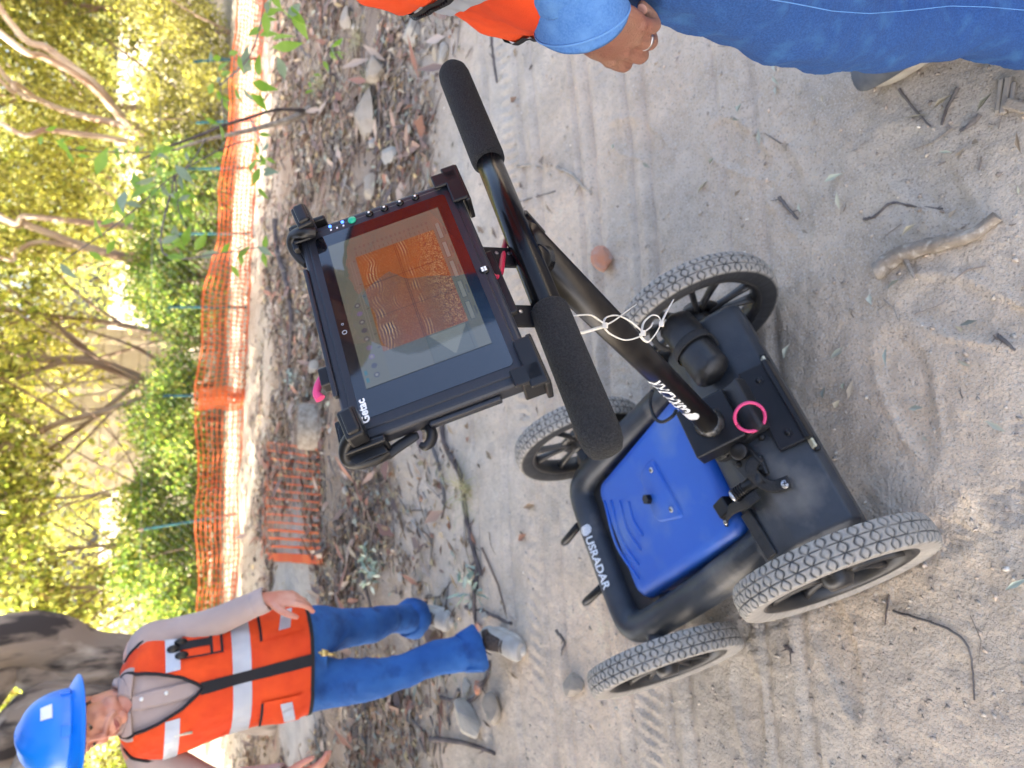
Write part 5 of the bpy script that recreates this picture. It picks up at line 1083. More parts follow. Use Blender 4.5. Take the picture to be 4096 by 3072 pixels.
for sx in (1, -1):
    x0 = .131 * sx
    m = MB(); m.box((x0 + .010 * sx, -.110, -.012), (.066, .007, .034)); c1 = cobj(m, 'corner_clip', parent=crd)
    m = MB(); m.box((.1635 * sx, -.098, -.012), (.007, .028, .034)); cobj(m, 'clip_side', parent=crd)
    m = MB(); m.box((x0 + .011 * sx, -.1015, .0045), (.062, .020, .005)); cobj(m, 'clip_lip', parent=crd)
    m = MB(); m.box((.155 * sx, -.093, .0045), (.022, .033, .005)); cobj(m, 'clip_lip_side', parent=crd)
    # upper hooks with thumb knobs
    m = MB(); m.box((.148 * sx, .109, -.012), (.040, .008, .032)); cobj(m, 'upper_clip', parent=crd)
    m = MB(); m.box((.166 * sx, .088, -.013), (.007, .045, .034)); cobj(m, 'upper_clip_side', parent=crd)
    m = MB(); m.box((.150 * sx, .097, .0045), (.030, .026, .005)); cobj(m, 'upper_lip', parent=crd)
def TP(X, Y, off):
    v = ray(X, Y); t = ((TO + TN * off - CAM) @ TN) / (v @ TN); P = CAM + v * t - TO; return np.array([P @ TX, P @ TYv, off])
for kn, hk_ in (((1413, 1707, .016), [(1440, 1735, .014), (1410, 1745, .013), (1388, 1775, .006), (1380, 1812, -.002), (1394, 1844, -.010), (1440, 1852, -.014), (1515, 1832, -.018), (1555, 1810, -.020)]), ((1218, 884, .016), [(1262, 930, .012), (1215, 930, .016), (1180, 940, .008), (1168, 968, .0), (1180, 1005, -.008), (1204, 1036, -.012), (1228, 1056, -.014)])):
    P = TP(*kn); m = MB(); m.box(P, (.036, .020, .022), rotz(.12)); m.box(P + (0, -.001, .006), (.030, .014, .020), rotz(.12)); k1 = cobj(m, 'thumb_knob', parent=crd, bev=.003)
    m = MB(); m.tube([TP(*q) for q in hk_], [.0065, .0075, .0070, .0068, .0068, .0065, .006], 12, seg=30); cobj(m, 'hook', parent=crd, bev=0, smooth=True)
    m = MB(); m.cyl(P - (0, 0, .014), P + (0, 0, .004), .008, 12); cobj(m, 'knob_screw', parent=crd, bev=0, smooth=True)
for quad in ([(1372, 1800), (1508, 1735), (1556, 1806), (1420, 1862)], [(1185, 985), (1268, 930), (1290, 985), (1222, 1045)]):
    a_ = [TP(*q, -.004) for q in quad]; b2_ = [TP(*q, -.024) for q in quad]; m = MB(); m.add(a_ + b2_, [(0, 1, 2, 3), (7, 6, 5, 4), (0, 4, 5, 1), (1, 5, 6, 2), (2, 6, 7, 3), (3, 7, 4, 0)]); cobj(m, 'hook_plate', parent=crd)
m = MB(); m.tube([TP(1545, 1822, -.022), TP(1600, 1782, -.022), TP(1648, 1752, -.021), TP(1672, 1742, -.020)], [.0060, .0062, .0058, .004], 10, seg=14, flat=.7); cobj(m, 'clamp_arm', parent=crd, bev=0, smooth=True)
m = MB(); m.tube([TP(1685, 1712, -.022), TP(1712, 1708, -.021), TP(1728, 1735, -.020), TP(1722, 1768, -.018), TP(1700, 1785, -.017), TP(1682, 1780, -.017)], [.0045, .0056, .0060, .0058, .005, .0035], 12, seg=22); cobj(m, 'side_hook', parent=crd, bev=0, smooth=True)
m = MB(); m.box((-.060, .112, -.014), (.024, .016, .016)); cobj(m, 'top_tab', parent=crd)
m = MB(); m.tube([(-.045, .108, -.022), (-.052, .122, -.022), (-.066, .130, -.022), (-.075, .128, -.024)], [.0045, .0045, .0045, .006], 10, seg=14); cobj(m, 'pink_cable_top', 'pink', 0, crd, True)
m = MB(); m.tube([(.018, -.10, -.030), (.012, -.112, -.036), tuple(bq + np.array([.008, .010, -.026])), tuple(bq + np.array([.004, -.03, -.05]))], .0038, 10, seg=14); cobj(m, 'red_cable', 'red_cable', 0, crd, True)

# ------------------------------------------------------------------ chain of zip ties hanging from the bar
def barp(l_): return wfc(BA + BD * l_)
zc = empty('zip_tie_chain', tuple(barp(.21)), 'chain of white nylon zip ties looped together and hanging from the handlebar', 'zip ties')
zo = np.array(zc.location)
Z = [(2282, 1285, .88), (2500, 1300, .93), (2640, 1290, .97)]
def zp(X, Y, t): return CAM + ray(X, Y) * t - zo
loops = [([(2262, 1262, .885), (2300, 1262, .86), (2360, 1260, .87), (2395, 1280, .885), (2421, 1302, .89), (2380, 1316, .90), (2330, 1330, .905), (2300, 1330, .905), (2275, 1318, .90)], (2421, 1302, .888), [(2421, 1302, .89), (2460, 1280, .90), (2500, 1250, .92), (2545, 1218, .95)]),
         ([(2412, 1296, .90), (2425, 1270, .905), (2470, 1262, .91), (2520, 1285, .92), (2560, 1318, .925), (2572, 1330, .925), (2560, 1346, .925), (2500, 1360, .92), (2440, 1335, .91), (2412, 1305, .90)], (2573, 1332, .92), [(2573, 1330, .925), (2600, 1310, .93), (2612, 1290, .935)]),
         ([(2566, 1325, .94), (2575, 1290, .945), (2605, 1262, .95), (2632, 1265, .95), (2643, 1290, .95), (2632, 1320, .95), (2610, 1352, .95), (2590, 1368, .95), (2568, 1352, .945), (2562, 1335, .94)], (2646, 1296, .945), [(2644, 1294, .95), (2665, 1250, .96), (2694, 1198, .97)])]
for lp, hd, tl_ in loops:
    Q = [zp(*p) for p in lp]; m = MB(); m.tube(Q, .0022, 8, seg=50, flat=.45, up=(1, .2, .2)); lo_ = m.obj('tie_loop', MT['nylon'], zc)
    m = MB(); m.box(zp(*hd), (.0075, .0062, .0055), RB); bevel(m.obj('tie_head', MT['nylon'], lo_, False), .001, 2)
    m = MB(); m.tube([zp(*p) for p in tl_], [.0022, .0022, .0012], 8, seg=20, flat=.45, up=(1, .2, .2)); m.obj('tie_tail', MT['nylon'], lo_)

# ------------------------------------------------------------------ people
def wrinkle(o, amp, sc, seed=0, stretch=(1, 1, 1), ridged=False):
    me = o.data; n = len(me.vertices); V = np.empty(n * 3, np.float32); me.vertices.foreach_get('co', V); V = V.reshape(-1, 3).astype(float); N = np.empty(n * 3, np.float32); me.vertices.foreach_get('normal', N); N = N.reshape(-1, 3)
    Q = V * np.array(stretch) * sc
    f = lambda k: (fbm(Q[:, 0] + Q[:, 1] * .7 + k * 3.1, Q[:, 2] + Q[:, 1] * .4 + k, seed + k, 3) + fbm(Q[:, 1] - Q[:, 0] * .5 + k, Q[:, 2] - Q[:, 0] * .3, seed + 9 + k, 3))
    d = f(0)
    if ridged: d = .35 - np.abs(d) * 2.2
    V += N * (amp * d)[:, None]; me.vertices.foreach_set('co', V.astype(np.float32).ravel()); me.update(); return o
class Torso:
    def __init__(s, secs, n=2.5):       # secs: (centre, right, front, a, b)
        s.n = n; s.C = np.array([c[0] for c in secs], float); s.R = np.array([c[1] for c in secs], float); s.Fd = np.array([c[2] for c in secs], float); s.ab = np.array([[c[3], c[4]] for c in secs], float); s.k = len(secs)
        s.fold = None
    def at(s, u, v, off=0.0):
        m = 201; 
        if not hasattr(s, 'T'): s.T = [catmull(a, m) for a in (s.C, s.R, s.Fd, s.ab)]
        i = np.clip(np.asarray(v, float) * (m - 1), 0, m - 1 - 1e-6); j = i.astype(int); t = (i - j)[..., None]
        c, r, f, ab = [A[j] * (1 - t) + A[j + 1] * t for A in s.T]
        e = 2 / s.n; su, cu = np.sin(u), np.cos(u); x = np.sign(su) * np.abs(su) ** e; y = np.sign(cu) * np.abs(cu) ** e
        o_ = off + (s.fold(u, v) if s.fold else 0)
        return c + r * ((ab[..., 0] + o_) * x)[..., None] + f * ((ab[..., 1] + o_) * y)[..., None]
def sheet(T, us, vs, off, name, mk, parent, keep=None, thick=.003, cap=False):
    U, Vv = np.meshgrid(us, vs); P = T.at(U, Vv, off); ny_, nx_ = U.shape; I = np.arange(nx_ * ny_).reshape(ny_, nx_)
    F_ = np.stack([I[:-1, :-1], I[:-1, 1:], I[1:, 1:], I[1:, :-1]], -1).reshape(-1, 4)
    if keep is not None:
        uc = (U[:-1, :-1] + U[1:, 1:]) / 2; vc = (Vv[:-1, :-1] + Vv[1:, 1:]) / 2; F_ = F_[keep(uc, vc).ravel()]
    Fl = [tuple(f) for f in F_]
    V = P.reshape(-1, 3)
    if cap: V = np.vstack([V, V[I[-1, :-1]].mean(0), V[I[0, :-1]].mean(0)]); Fl += [(I[-1, i], I[-1, i + 1], len(V) - 2) for i in range(nx_ - 1)] + [(I[0, i + 1], I[0, i], len(V) - 1) for i in range(nx_ - 1)]
    used = sorted({i for f in Fl for i in f}); mp_ = {a: b for b, a in enumerate(used)}
    o = link(name, mesh_from(name, V[used], [tuple(mp_[i] for i in f) for f in Fl], MT[mk], True), parent)
    if thick: md = o.modifiers.new('s', 'SOLIDIFY'); md.thickness = thick; md.offset = 0
    return o
def hand(m, W, D, N, side, sc=1.0, curl=(.4, .5, .3), spread=.06, thumb=(.55, .75, -.25), tcurl=.3, palm_r=.041):
    """palm and five fingers, added to m; D towards the fingertips, N out of the back of the hand, side: which way the thumb lies"""
    D = nrm(D); N = nrm(np.asarray(N) - D * (np.asarray(N) @ D)); T = np.cross(N, D) * side; out = {}
    m.tube([W - D * .03 * sc, W, W + D * .03 * sc, W + D * .065 * sc, W + D * .092 * sc], [.026 * sc, .028 * sc, .037 * sc, palm_r * sc, .036 * sc], 18, seg=12, flat=[.72, .68, .46, .38, .34], up=tuple(N))
    m.ball(W + D * .035 * sc + T * .024 * sc - N * .008 * sc, (.016 * sc, .026 * sc, .015 * sc), np.stack([T, D, N], 1))
    Ls = (.074, .082, .076, .060); xs_ = (.029, .0095, -.010, -.0285); bl = (.088, .093, .090, .082); kn = []
    for i in range(4):
        c = curl[i] if isinstance(curl[0], (tuple, list)) else curl
        p = W + D * bl[i] * sc + T * xs_[i] * sc; d = nrm(D + T * spread * (1.5 - i)); q = p - D * .022 * sc; pts = [q, p]; kn.append(p.copy()); a = 0
        for k, fr_ in enumerate((.45, .30, .25)):
            a += c[k]; dd = nrm(d * math.cos(a) - N * math.sin(a)); pts.append(pts[-1] + dd * Ls[i] * fr_ * sc)
        r0 = (.0092, .0096, .0092, .0080)[i] * sc
        m.tube(pts, [r0 * .9, r0 * 1.12, r0 * 1.06, r0 * .95, r0 * .78], 12, seg=18); m.ball(pts[-1], r0 * .80); m.ball(pts[1] + N * .003 * sc, r0 * 1.1); out[i] = pts
    t0 = W + D * .018 * sc + T * .022 * sc; td = nrm(T * thumb[0] + D * thumb[1] + N * thumb[2]); t1 = t0 + td * .040 * sc; td2 = nrm(td + D * tcurl - T * tcurl * .5); t2 = t1 + td2 * .032 * sc; t3 = t2 + nrm(td2 + D * tcurl * .6 - T * tcurl * .4) * .024 * sc
    m.tube([t0, t1, t2, t3], [.0145 * sc, .0125 * sc, .0108 * sc, .0085 * sc], 12, seg=16); m.ball(t3, .0085 * sc); out['t'] = [t0, t1, t2, t3]
    return out
def head_shapes(m, H, O, sc=1.0):
    def p(x, y, z): return O + H @ (np.array([x, y, z]) * sc)
    def B(c, r): m.ball(p(*c), np.array(r) * sc, H, 20, 14)
    B((0, -.012, .035), (.076, .094, .092)); B((0, .026, -.012), (.066, .066, .086)); B((0, .026, -.070), (.055, .054, .044)); B((0, .066, -.098), (.024, .020, .018))
    for s_ in (-1, 1):
        B((s_ * .036, .060, -.028), (.025, .024, .024)); B((s_ * .045, .022, -.080), (.018, .034, .022)); B((s_ * .0105, .100, -.036), (.0088, .0095, .0075))
        m.tube([p(s_ * .060, .058, .018), p(s_ * .036, .083, .026), p(s_ * .010, .091, .022)], [.007 * sc, .0095 * sc, .007 * sc], 10, seg=8)
        m.tube([p(s_ * .016, .094, -.040), p(s_ * .034, .082, -.056), p(s_ * .036, .070, -.078)], [.0065 * sc, .008 * sc, .007 * sc], 8, seg=8)
        B((s_ * .079, -.004, -.008), (.008, .017, .030)); m.tube([p(s_ * .078, .006, -.026), p(s_ * .086, -.012, -.014), p(s_ * .091, -.020, .008), p(s_ * .088, -.008, .024), p(s_ * .080, .006, .020)], [.005 * sc, .0055 * sc, .0055 * sc, .0055 * sc, .004 * sc], 8, seg=16)
    m.tube([p(0, .084, .024), p(0, .096, .0), p(0, .110, -.022), p(0, .113, -.034)], [.0085 * sc, .0085 * sc, .0115 * sc, .0105 * sc], 10, seg=12)
    B((0, .084, -.060), (.028, .014, .018)); B((0, .080, -.078), (.022, .014, .009))
    return p
def face_parts(body, p, H, sc, smile=True):
    for s_ in (-1, 1):
        m = MB(); m.ball(p(s_ * .031, .0752, .0025), (.0110 * sc,) * 3, H, 16, 10); e = m.obj('eye', MT['eye_white'], body)
        m = MB(); m.ball(p(s_ * .031, .0838, .0005), (.0078 * sc, .0032 * sc, .0060 * sc), H, 12, 8); m.obj('iris', MT['eye_dark'], e)
        m = MB(); m.tube([p(s_ * .045, .073, .004), p(s_ * .036, .0855, .0095), p(s_ * .026, .0870, .0095), p(s_ * .017, .080, .003)], [.0030 * sc, .0042 * sc, .0042 * sc, .0028 * sc], 8, seg=12); m.obj('eyelid', MT['skin'], body)
        m = MB(); m.tube([p(s_ * .045, .073, .000), p(s_ * .035, .0830, -.0065), p(s_ * .024, .0840, -.0065), p(s_ * .017, .080, -.001)], [.0022 * sc, .0032 * sc, .0032 * sc, .002 * sc], 8, seg=12); m.obj('eyelid', MT['skin'], body)
        m = MB(); m.tube([p(s_ * .054, .071, .026), p(s_ * .038, .0905, .0335), p(s_ * .018, .0985, .029)], [.0022 * sc, .0038 * sc, .0030 * sc], 8, seg=10, flat=.6); m.obj('eyebrow', MT['hair'], body)
    m = MB(); m.tube([p(-.025, .086, -.0665), p(-.010, .0975, -.0650), p(0, .0985, -.0665), p(.010, .0975, -.0650), p(.025, .086, -.0665)], [.0012 * sc, .0032 * sc, .0032 * sc, .0032 * sc, .0012 * sc], 8, seg=18); m.obj('lip', MT['lip'], body)
    m = MB(); m.tube([p(-.023, .086, -.0695), p(0, .0975, -.0735), p(.023, .086, -.0695)], [.0014 * sc, .0042 * sc, .0014 * sc], 8, seg=14); m.obj('lip', MT['lip'], body)
def shoe(parent, heel, toe, mk, smk, ankle, lace=None, w_=.047, h=.10):
    heel, toe = np.array(heel, float), np.array(toe, float); d = nrm(toe - heel); L = np.linalg.norm(toe - heel); up = np.array([0, 0, 1.0])
    m = MB(); m.tube([heel + d * .012 + up * .050, heel + d * L * .25 + up * .052, heel + d * L * .5 + up * .048, heel + d * L * .72 + up * .040, heel + d * L * .92 + up * .034, toe + up * .030], [.030, .036, .040, w_, w_ * .98, .036], 20, seg=22, flat=[1.25, 1.25, 1.05, .72, .60, .62], up=(0, 0, 1))
    m.tube([heel + d * L * .16 + up * .05, ankle * .5 + (heel + d * L * .2) * .5 + up * .04, ankle], [.036, .040, .044], 16, seg=8)
    o = fuse(m, 'shoe', MT[mk], parent, .0035, 4); 
    m = MB(); n = 40; V = []; 
    for z_, k in ((.0, .97), (.008, 1.03), (.022, 1.02), (.028, .96)):
        for j in range(n):
            t = 2 * PI * j / n; x = math.cos(t); y = math.sin(t); wd = np.interp((x + 1) / 2, [0, .25, .5, .78, 1], [.034, .037, .038, .050, .046]); V.append(heel + d * (L * .5 + x * L * .52 * k) + np.cross(up, d) * y * wd * k + up * z_)
    F_ = [(a * n + j, a * n + (j + 1) % n, (a + 1) * n + (j + 1) % n, (a + 1) * n + j) for a in range(3) for j in range(n)] + [tuple(range(n - 1, -1, -1)), tuple(range(3 * n, 4 * n))]
    m.add(V, F_); m.obj('sole', MT[smk], o)
    if lace:
        s_ = np.cross(up, d)
        for k in range(5):
            c_ = heel + d * L * (.40 + .070 * k) + up * (.110 - .0080 * k); m = MB(); m.tube([c_ - s_ * .026 - up * .008, c_ + up * .003 + d * .006 * (-1) ** k, c_ + s_ * .026 - up * .008], .0042, 8, seg=8); m.obj('lace', MT[lace], o)
        m = MB(); c_ = heel + d * L * .34 + up * .112; m.tube([c_, c_ + s_ * .03 + d * .02, c_ + s_ * .045 - up * .02, c_ + s_ * .02 + d * .01], .003, 6, seg=16); m.tube([c_, c_ - s_ * .03 + d * .03, c_ - s_ * .05 - up * .025 + d * .03], .003, 6, seg=12); m.obj('lace', MT[lace], o)
        m = MB(); m.tube([heel + d * L * .22 + up * .088, heel + d * L * .42 + up * .092, heel + d * L * .64 + up * .072], [.036, .035, .027], 14, seg=8, flat=.55, up=(0, 0, 1)); m.obj('tongue', MT[lace], o)
    return o

# ---- the man in the hard hat
MX, MY = -1.115, 2.74
mz = 0.0
man = empty('person', (MX, MY, gh1(MX, MY)), 'man in bright blue hard hat, orange vest and jeans stepping over the litter', 'person')
MO = np.array(man.location)
ang = math.radians(-74); mf_ = np.array([math.cos(ang), math.sin(ang), 0]); mr = np.array([-math.sin(ang), math.cos(ang), 0])   # front, image-right side (his left)
def W(*a): return np.array(a, float) - MO
lean = lambda z: np.array([-1.085 - (z - .8) * .09, 2.73 - (z - .8) * .02, z])
secs = []
for z, a, b_ in ((.775, .200, .138), (.87, .192, .134), (.98, .178, .126), (1.10, .182, .126), (1.22, .192, .126), (1.305, .192, .116), (1.355, .168, .098), (1.385, .115, .078), (1.405, .070, .064)):
    secs.append((lean(z) - MO, mr, mf_, a, b_))
T = Torso(secs)
T.fold = lambda u, v: .018 * fbm(u * 1.6 + 3, v * 6, 71, 3) * (v < .72) + .010 * fbm(u * 5 + v * 7, v * 14 - u * 2, 75, 3) * (v < .9) + .006 * np.sin(u * 5 + v * 9) * np.clip(.45 - v, 0, .3) * 3
us = np.linspace(-PI, PI, 97); vs = np.linspace(0, 1, 66)
# head
HO = at(338, 2893, 2.665) - MO
fa = math.radians(-98); fwd_ = np.array([math.cos(fa), math.sin(fa), -.30]); fwd_ = nrm(fwd_); lat = nrm(np.cross(fwd_, [0, 0, 1])) ; upv = np.cross(lat, fwd_)
rl = -.20; lat, upv = lat * math.cos(rl) + upv * math.sin(rl), upv * math.cos(rl) - lat * math.sin(rl)
H = np.stack([lat, fwd_, upv], 1)
neckb = lean(1.37) - MO
# arms: his left is on the right of the place
sh1 = lean(1.33) - MO + mr * .175; el1 = at(850, 2492, 2.70) - MO; wr1 = at(1066, 2396, 2.62) - MO; ft1 = at(1258, 2392, 2.60) - MO
sh2 = lean(1.33) - MO - mr * .175; el2 = at(860, 3140, 2.66) - MO; wr2 = at(1130, 3110, 2.50) - MO; ft2 = at(1330, 3070, 2.45) - MO
m = MB(); pp = head_shapes(m, H, HO, .98)
m.tube([pp(0, -.030, -.03), (pp(0, -.03, -.06) + neckb) / 2, neckb - (0, 0, .03)], [.056, .054, .066], 20, seg=10)
m.tube([lean(1.36) - MO, lean(1.2) - MO, lean(1.0) - MO, lean(.82) - MO], [.09, .10, .10, .11], 18, seg=10, flat=.8, up=tuple(mf_))
m.tube([sh1 - mr * .12, sh1, el1, wr1], [.045, .046, .034, .026], 14, seg=18); m.tube([sh2 + mr * .12, sh2, el2, wr2], [.045, .046, .034, .026], 14, seg=18)
h1 = hand(m, wr1, ft1 - wr1, nrm(mf_ * .55 + mr * .7), -1, 1.08, curl=((.15, .35, .25), (.35, .45, .3), (.45, .5, .3), (.55, .5, .3)), thumb=(.75, .7, -.2))
h2 = hand(m, wr2, ft2 - wr2, nrm(mf_ * .5 - mr * .8), 1, 1.05, curl=((.3, .4, .3), (.35, .4, .3), (.4, .4, .3), (.5, .5, .3)))
HJ1, HJ2 = np.array([-1.005, 2.76, .80]), np.array([-1.185, 2.70, .80])
K1, A1 = at(1470, 2505, 2.90), at(1640, 2478, 3.10); K2, A2 = at(1565, 2700, 2.60), at(1880, 2606, 2.53)
for hj, k_, a_ in ((HJ1, K1, A1), (HJ2, K2, A2)): m.tube([hj - MO + (0, 0, .02), hj - MO, k_ - MO, a_ - MO + (0, 0, -.02)], [.06, .07, .045, .032], 14, seg=18)
body = fuse(m, 'body', MT['skin'], man, .0042, 4, .5)
face_parts(body, pp, H, .98)
m = MB(); m.ball(pp(0, -.028, .030), (.079, .086, .088), H, 20, 12); 
for s_ in (-1, 1): m.ball(pp(s_ * .070, .012, .012), (.010, .020, .024), H)
m.obj('hair', MT['hair'], body)
# shirt
sheet(T, us, vs[:64], -.004, 'shirt', 'shirt', man, thick=0, cap=True)
for (s_, e_, w__) in ((sh1, el1, wr1), (sh2, el2, wr2)):
    m = MB(); dd = nrm(w__ - e_); m.tube([s_ * .7 + (lean(1.30) - MO) * .3, s_ + (e_ - s_) * .12, (s_ + e_) / 2, e_, (e_ + w__) / 2, w__ - dd * .012], [.066, .066, .058, .052, .048, .043], 28, seg=44); V = np.array(m.V)
    V += (.009 * fbm(V[:, 2] * 16 + V[:, 0] * 5, V[:, 1] * 12 + V[:, 0] * 9, 5, 3))[:, None] * nrm(mf_); m.V = [tuple(v) for v in V]; slv = m.obj('sleeve', MT['shirt'], man)
    m = MB(); m.rev([(.036, -.055), (.044, -.055), (.047, -.03), (.046, -.004), (.042, .004), (.034, .0)], w__, dd, 24, closed=True); m.obj('cuff', MT['shirt'], slv)
# collar and lapels
def tri(Tn, A, B, C, off, name, mk, parent, n=10, th=0.0):
    V = []; F_ = []; id_ = {}
    for i in range(n + 1):
        for j in range(n + 1 - i):
            a, b_ = i / n, j / n; u, v = np.array(A) * (1 - a - b_) + np.array(B) * a + np.array(C) * b_; id_[(i, j)] = len(V); V.append(Tn.at(np.array(u), np.array(v), off + .004 * math.sin(PI * a)))
    for i in range(n):
        for j in range(n - i):
            F_.append((id_[(i, j)], id_[(i + 1, j)], id_[(i, j + 1)]))
            if i + j < n - 1: F_.append((id_[(i + 1, j)], id_[(i + 1, j + 1)], id_[(i, j + 1)]))
    o = link(name, mesh_from(name, np.array(V), F_, MT[mk], True), parent)
    if th: md = o.modifiers.new('s', 'SOLIDIFY'); md.thickness = th; md.offset = 0
    return o
tri(T, (.42, .995), (-.42, .995), (0, .78), .004, 'throat', 'skin', body)
U_, V_ = np.meshgrid(np.linspace(-.07, .10, 6), np.linspace(.42, .79, 24)); P_ = T.at(U_, V_, .003); I_ = np.arange(U_.size).reshape(U_.shape)
plk = link('placket', mesh_from('placket', P_.reshape(-1, 3), np.stack([I_[:-1, :-1], I_[:-1, 1:], I_[1:, 1:], I_[1:, :-1]], -1).reshape(-1, 4), MT['shirt'], True), man); md = plk.modifiers.new('s', 'SOLIDIFY'); md.thickness = .004
for s_ in (-1, 1):
    tri(T, (s_ * .06, .80), (s_ * 1.25, .995), (s_ * .60, .76), .013, 'collar', 'shirt', man, 12, .004)
    tri(T, (s_ * .06, .80), (s_ * 1.25, .995), (s_ * .34, .995), .011, 'collar', 'shirt', man, 12, .004)
m = MB(); V = []; ks = 40
for k in range(ks + 1):
    a = .55 + (2 * PI - 1.1) * k / ks; rr_ = .070; c_ = neckb + (mr * math.sin(a) * rr_ + mf_ * math.cos(a) * rr_ * .95)
    hgt = .034 * min(1, 3 * math.sin((a - .55) / (2 * PI - 1.1) * PI)); V += [c_ + (0, 0, .018), c_ - (mr * math.sin(a) + mf_ * math.cos(a)) * .006 + (0, 0, .018 + hgt), c_ + (mr * math.sin(a) + mf_ * math.cos(a)) * .010 + (0, 0, .012 + hgt), c_ + (mr * math.sin(a) + mf_ * math.cos(a)) * .026 + (0, 0, -.012)]
m.add(V, [(4 * k + i, 4 * k + i + 1, 4 * k + i + 5, 4 * k + i + 4) for k in range(ks) for i in range(3)]); m.obj('collar_band', MT['shirt'], man)
for k, v_ in enumerate((.70, .56)):
    m = MB(); P = T.at(np.array(.03), np.array(v_), .004); m.rev([(.0065, 0), (.0065, .002), (0, .0026)], P, mf_, 14); m.obj('shirt_button', MT['white_sticker'], man)
# vest
vw = lambda v: np.interp(v, [.43, .50, .60, .75, .935], [.0, .17, .30, .44, .95])
Vn = lambda u, v: np.abs(u) > vw(v)
def vk(u, v): return (v < .93) & ((v < .435) | Vn(u, v)) & ~((v > .80) & (np.abs(np.abs(u) - PI / 2) < .0))
us2 = np.linspace(-PI, PI, 181); vs2 = np.linspace(.0, .94, 130)
vest = sheet(T, us2, vs2, .012, 'vest', 'orange_cloth', man, vk, .004)
def band(u0, u1, v0, v1, off, name, mk, keep=None, tilt=0, nu=60, nv=6, parent=None):
    U, Vv = np.meshgrid(np.linspace(u0, u1, nu), np.linspace(v0, v1, nv)); P = T.at(U, Vv + tilt * U, off); I = np.arange(nu * nv).reshape(nv, nu); F_ = np.stack([I[:-1, :-1], I[:-1, 1:], I[1:, 1:], I[1:, :-1]], -1).reshape(-1, 4)
    if keep is not None: F_ = F_[keep(((U[:-1, :-1] + U[1:, 1:]) / 2), ((Vv[:-1, :-1] + Vv[1:, 1:]) / 2)).ravel()]
    return link(name, mesh_from(name, P.reshape(-1, 3), F_, MT[mk], True), parent or vest)
ucl = .05
band(ucl, PI, .265, .330, .0165, 'reflective_stripe', 'reflective'); band(-PI, -ucl, .265, .330, .0165, 'reflective_stripe', 'reflective')
band(.28, 2.1, .505, .565, .0165, 'reflective_stripe', 'reflective', lambda u, v: Vn(np.abs(u) - .03, v)); band(-2.1, -.28, .505, .565, .0165, 'reflective_stripe', 'reflective', lambda u, v: Vn(np.abs(u) - .03, v))
band(-.058, .050, 0, .437, .0175, 'zip_band', 'vest_trim', nv=60, nu=6); band(-PI, PI, .0, .018, .0165, 'hem_trim', 'vest_trim', nu=160, nv=4)
for s_ in (-1, 1):   # neck edge and arm edge piping
    vv = np.linspace(.432, .935, 40); uu = s_ * vw(vv); m = MB(); m.tube(T.at(uu, vv, .014), .0055, 8); m.obj('neck_trim', MT['vest_trim'], vest)
    th = np.linspace(0, 2 * PI, 34); cu, cv_ = s_ * PI / 2, .70; m = MB(); m.tube(T.at(cu + .42 * np.cos(th), cv_ + .165 * np.sin(th), .016), .006, 8, closed=True); m.obj('arm_trim', MT['vest_trim'], vest)
# chest pocket, lower pockets with their strips
def patch(u0, u1, v0, v1, off, mk, name, parent=None, tilt=0): return band(u0, u1, v0, v1, off, name, mk, nu=14, nv=10, parent=parent, tilt=tilt)
pk = patch(.42, .92, .36, .495, .0215, 'orange_cloth', 'chest_pocket')
for (a0, a1, b0_, b1_) in ((.42, .45, .36, .495), (.89, .92, .36, .495), (.42, .92, .36, .370), (.42, .92, .395, .405), (.60, .78, .40, .52)): patch(a0, a1, b0_, b1_, .0235, 'vest_trim', 'pocket_edge', pk)
for k, (a_, b_) in enumerate(((.50, .50), (.66, .53), (.78, .50))):
    m = MB(); P = T.at(np.array(a_), np.array(b_), .022); m.ball(P, (.014, .010, .022), None, 10, 8); m.obj('radio_clip', MT['black_clean'], pk)
for s_ in (1, -1):
    lp = patch(s_ * .45, s_ * 1.15, .06, .23, .022, 'orange_cloth', 'lower_pocket'); patch(s_ * .55, s_ * 1.05, .135, .185, .0245, 'reflective', 'reflective_patch', lp, tilt=-s_ * .05); patch(s_ * .45, s_ * 1.15, .222, .232, .024, 'vest_trim', 'pocket_edge', lp)
m = MB(); P = T.at(np.array(-.62), np.array(.46), .018); m.tube([P, P + (0, 0, .055)], .0045, 8); m.obj('pen', MT['cream'], vest)
# keys on the belt
m = MB(); P = T.at(np.array(.05), np.array(.0), .020) - (0, 0, .012); m.tube([P, P + (.0, -.004, -.012)], [.003, .006], 8); m.tube([P + (0, -.004, -.01), P + (-.006, -.008, -.035)], [.013, .010], 12, flat=.35, up=tuple(mf_)); m.tube([P + (-.006, -.008, -.03), P + (-.014, -.010, -.062)], [.006, .004], 6, flat=.3, up=tuple(mf_)); m.obj('keys', MT['brass'], man)
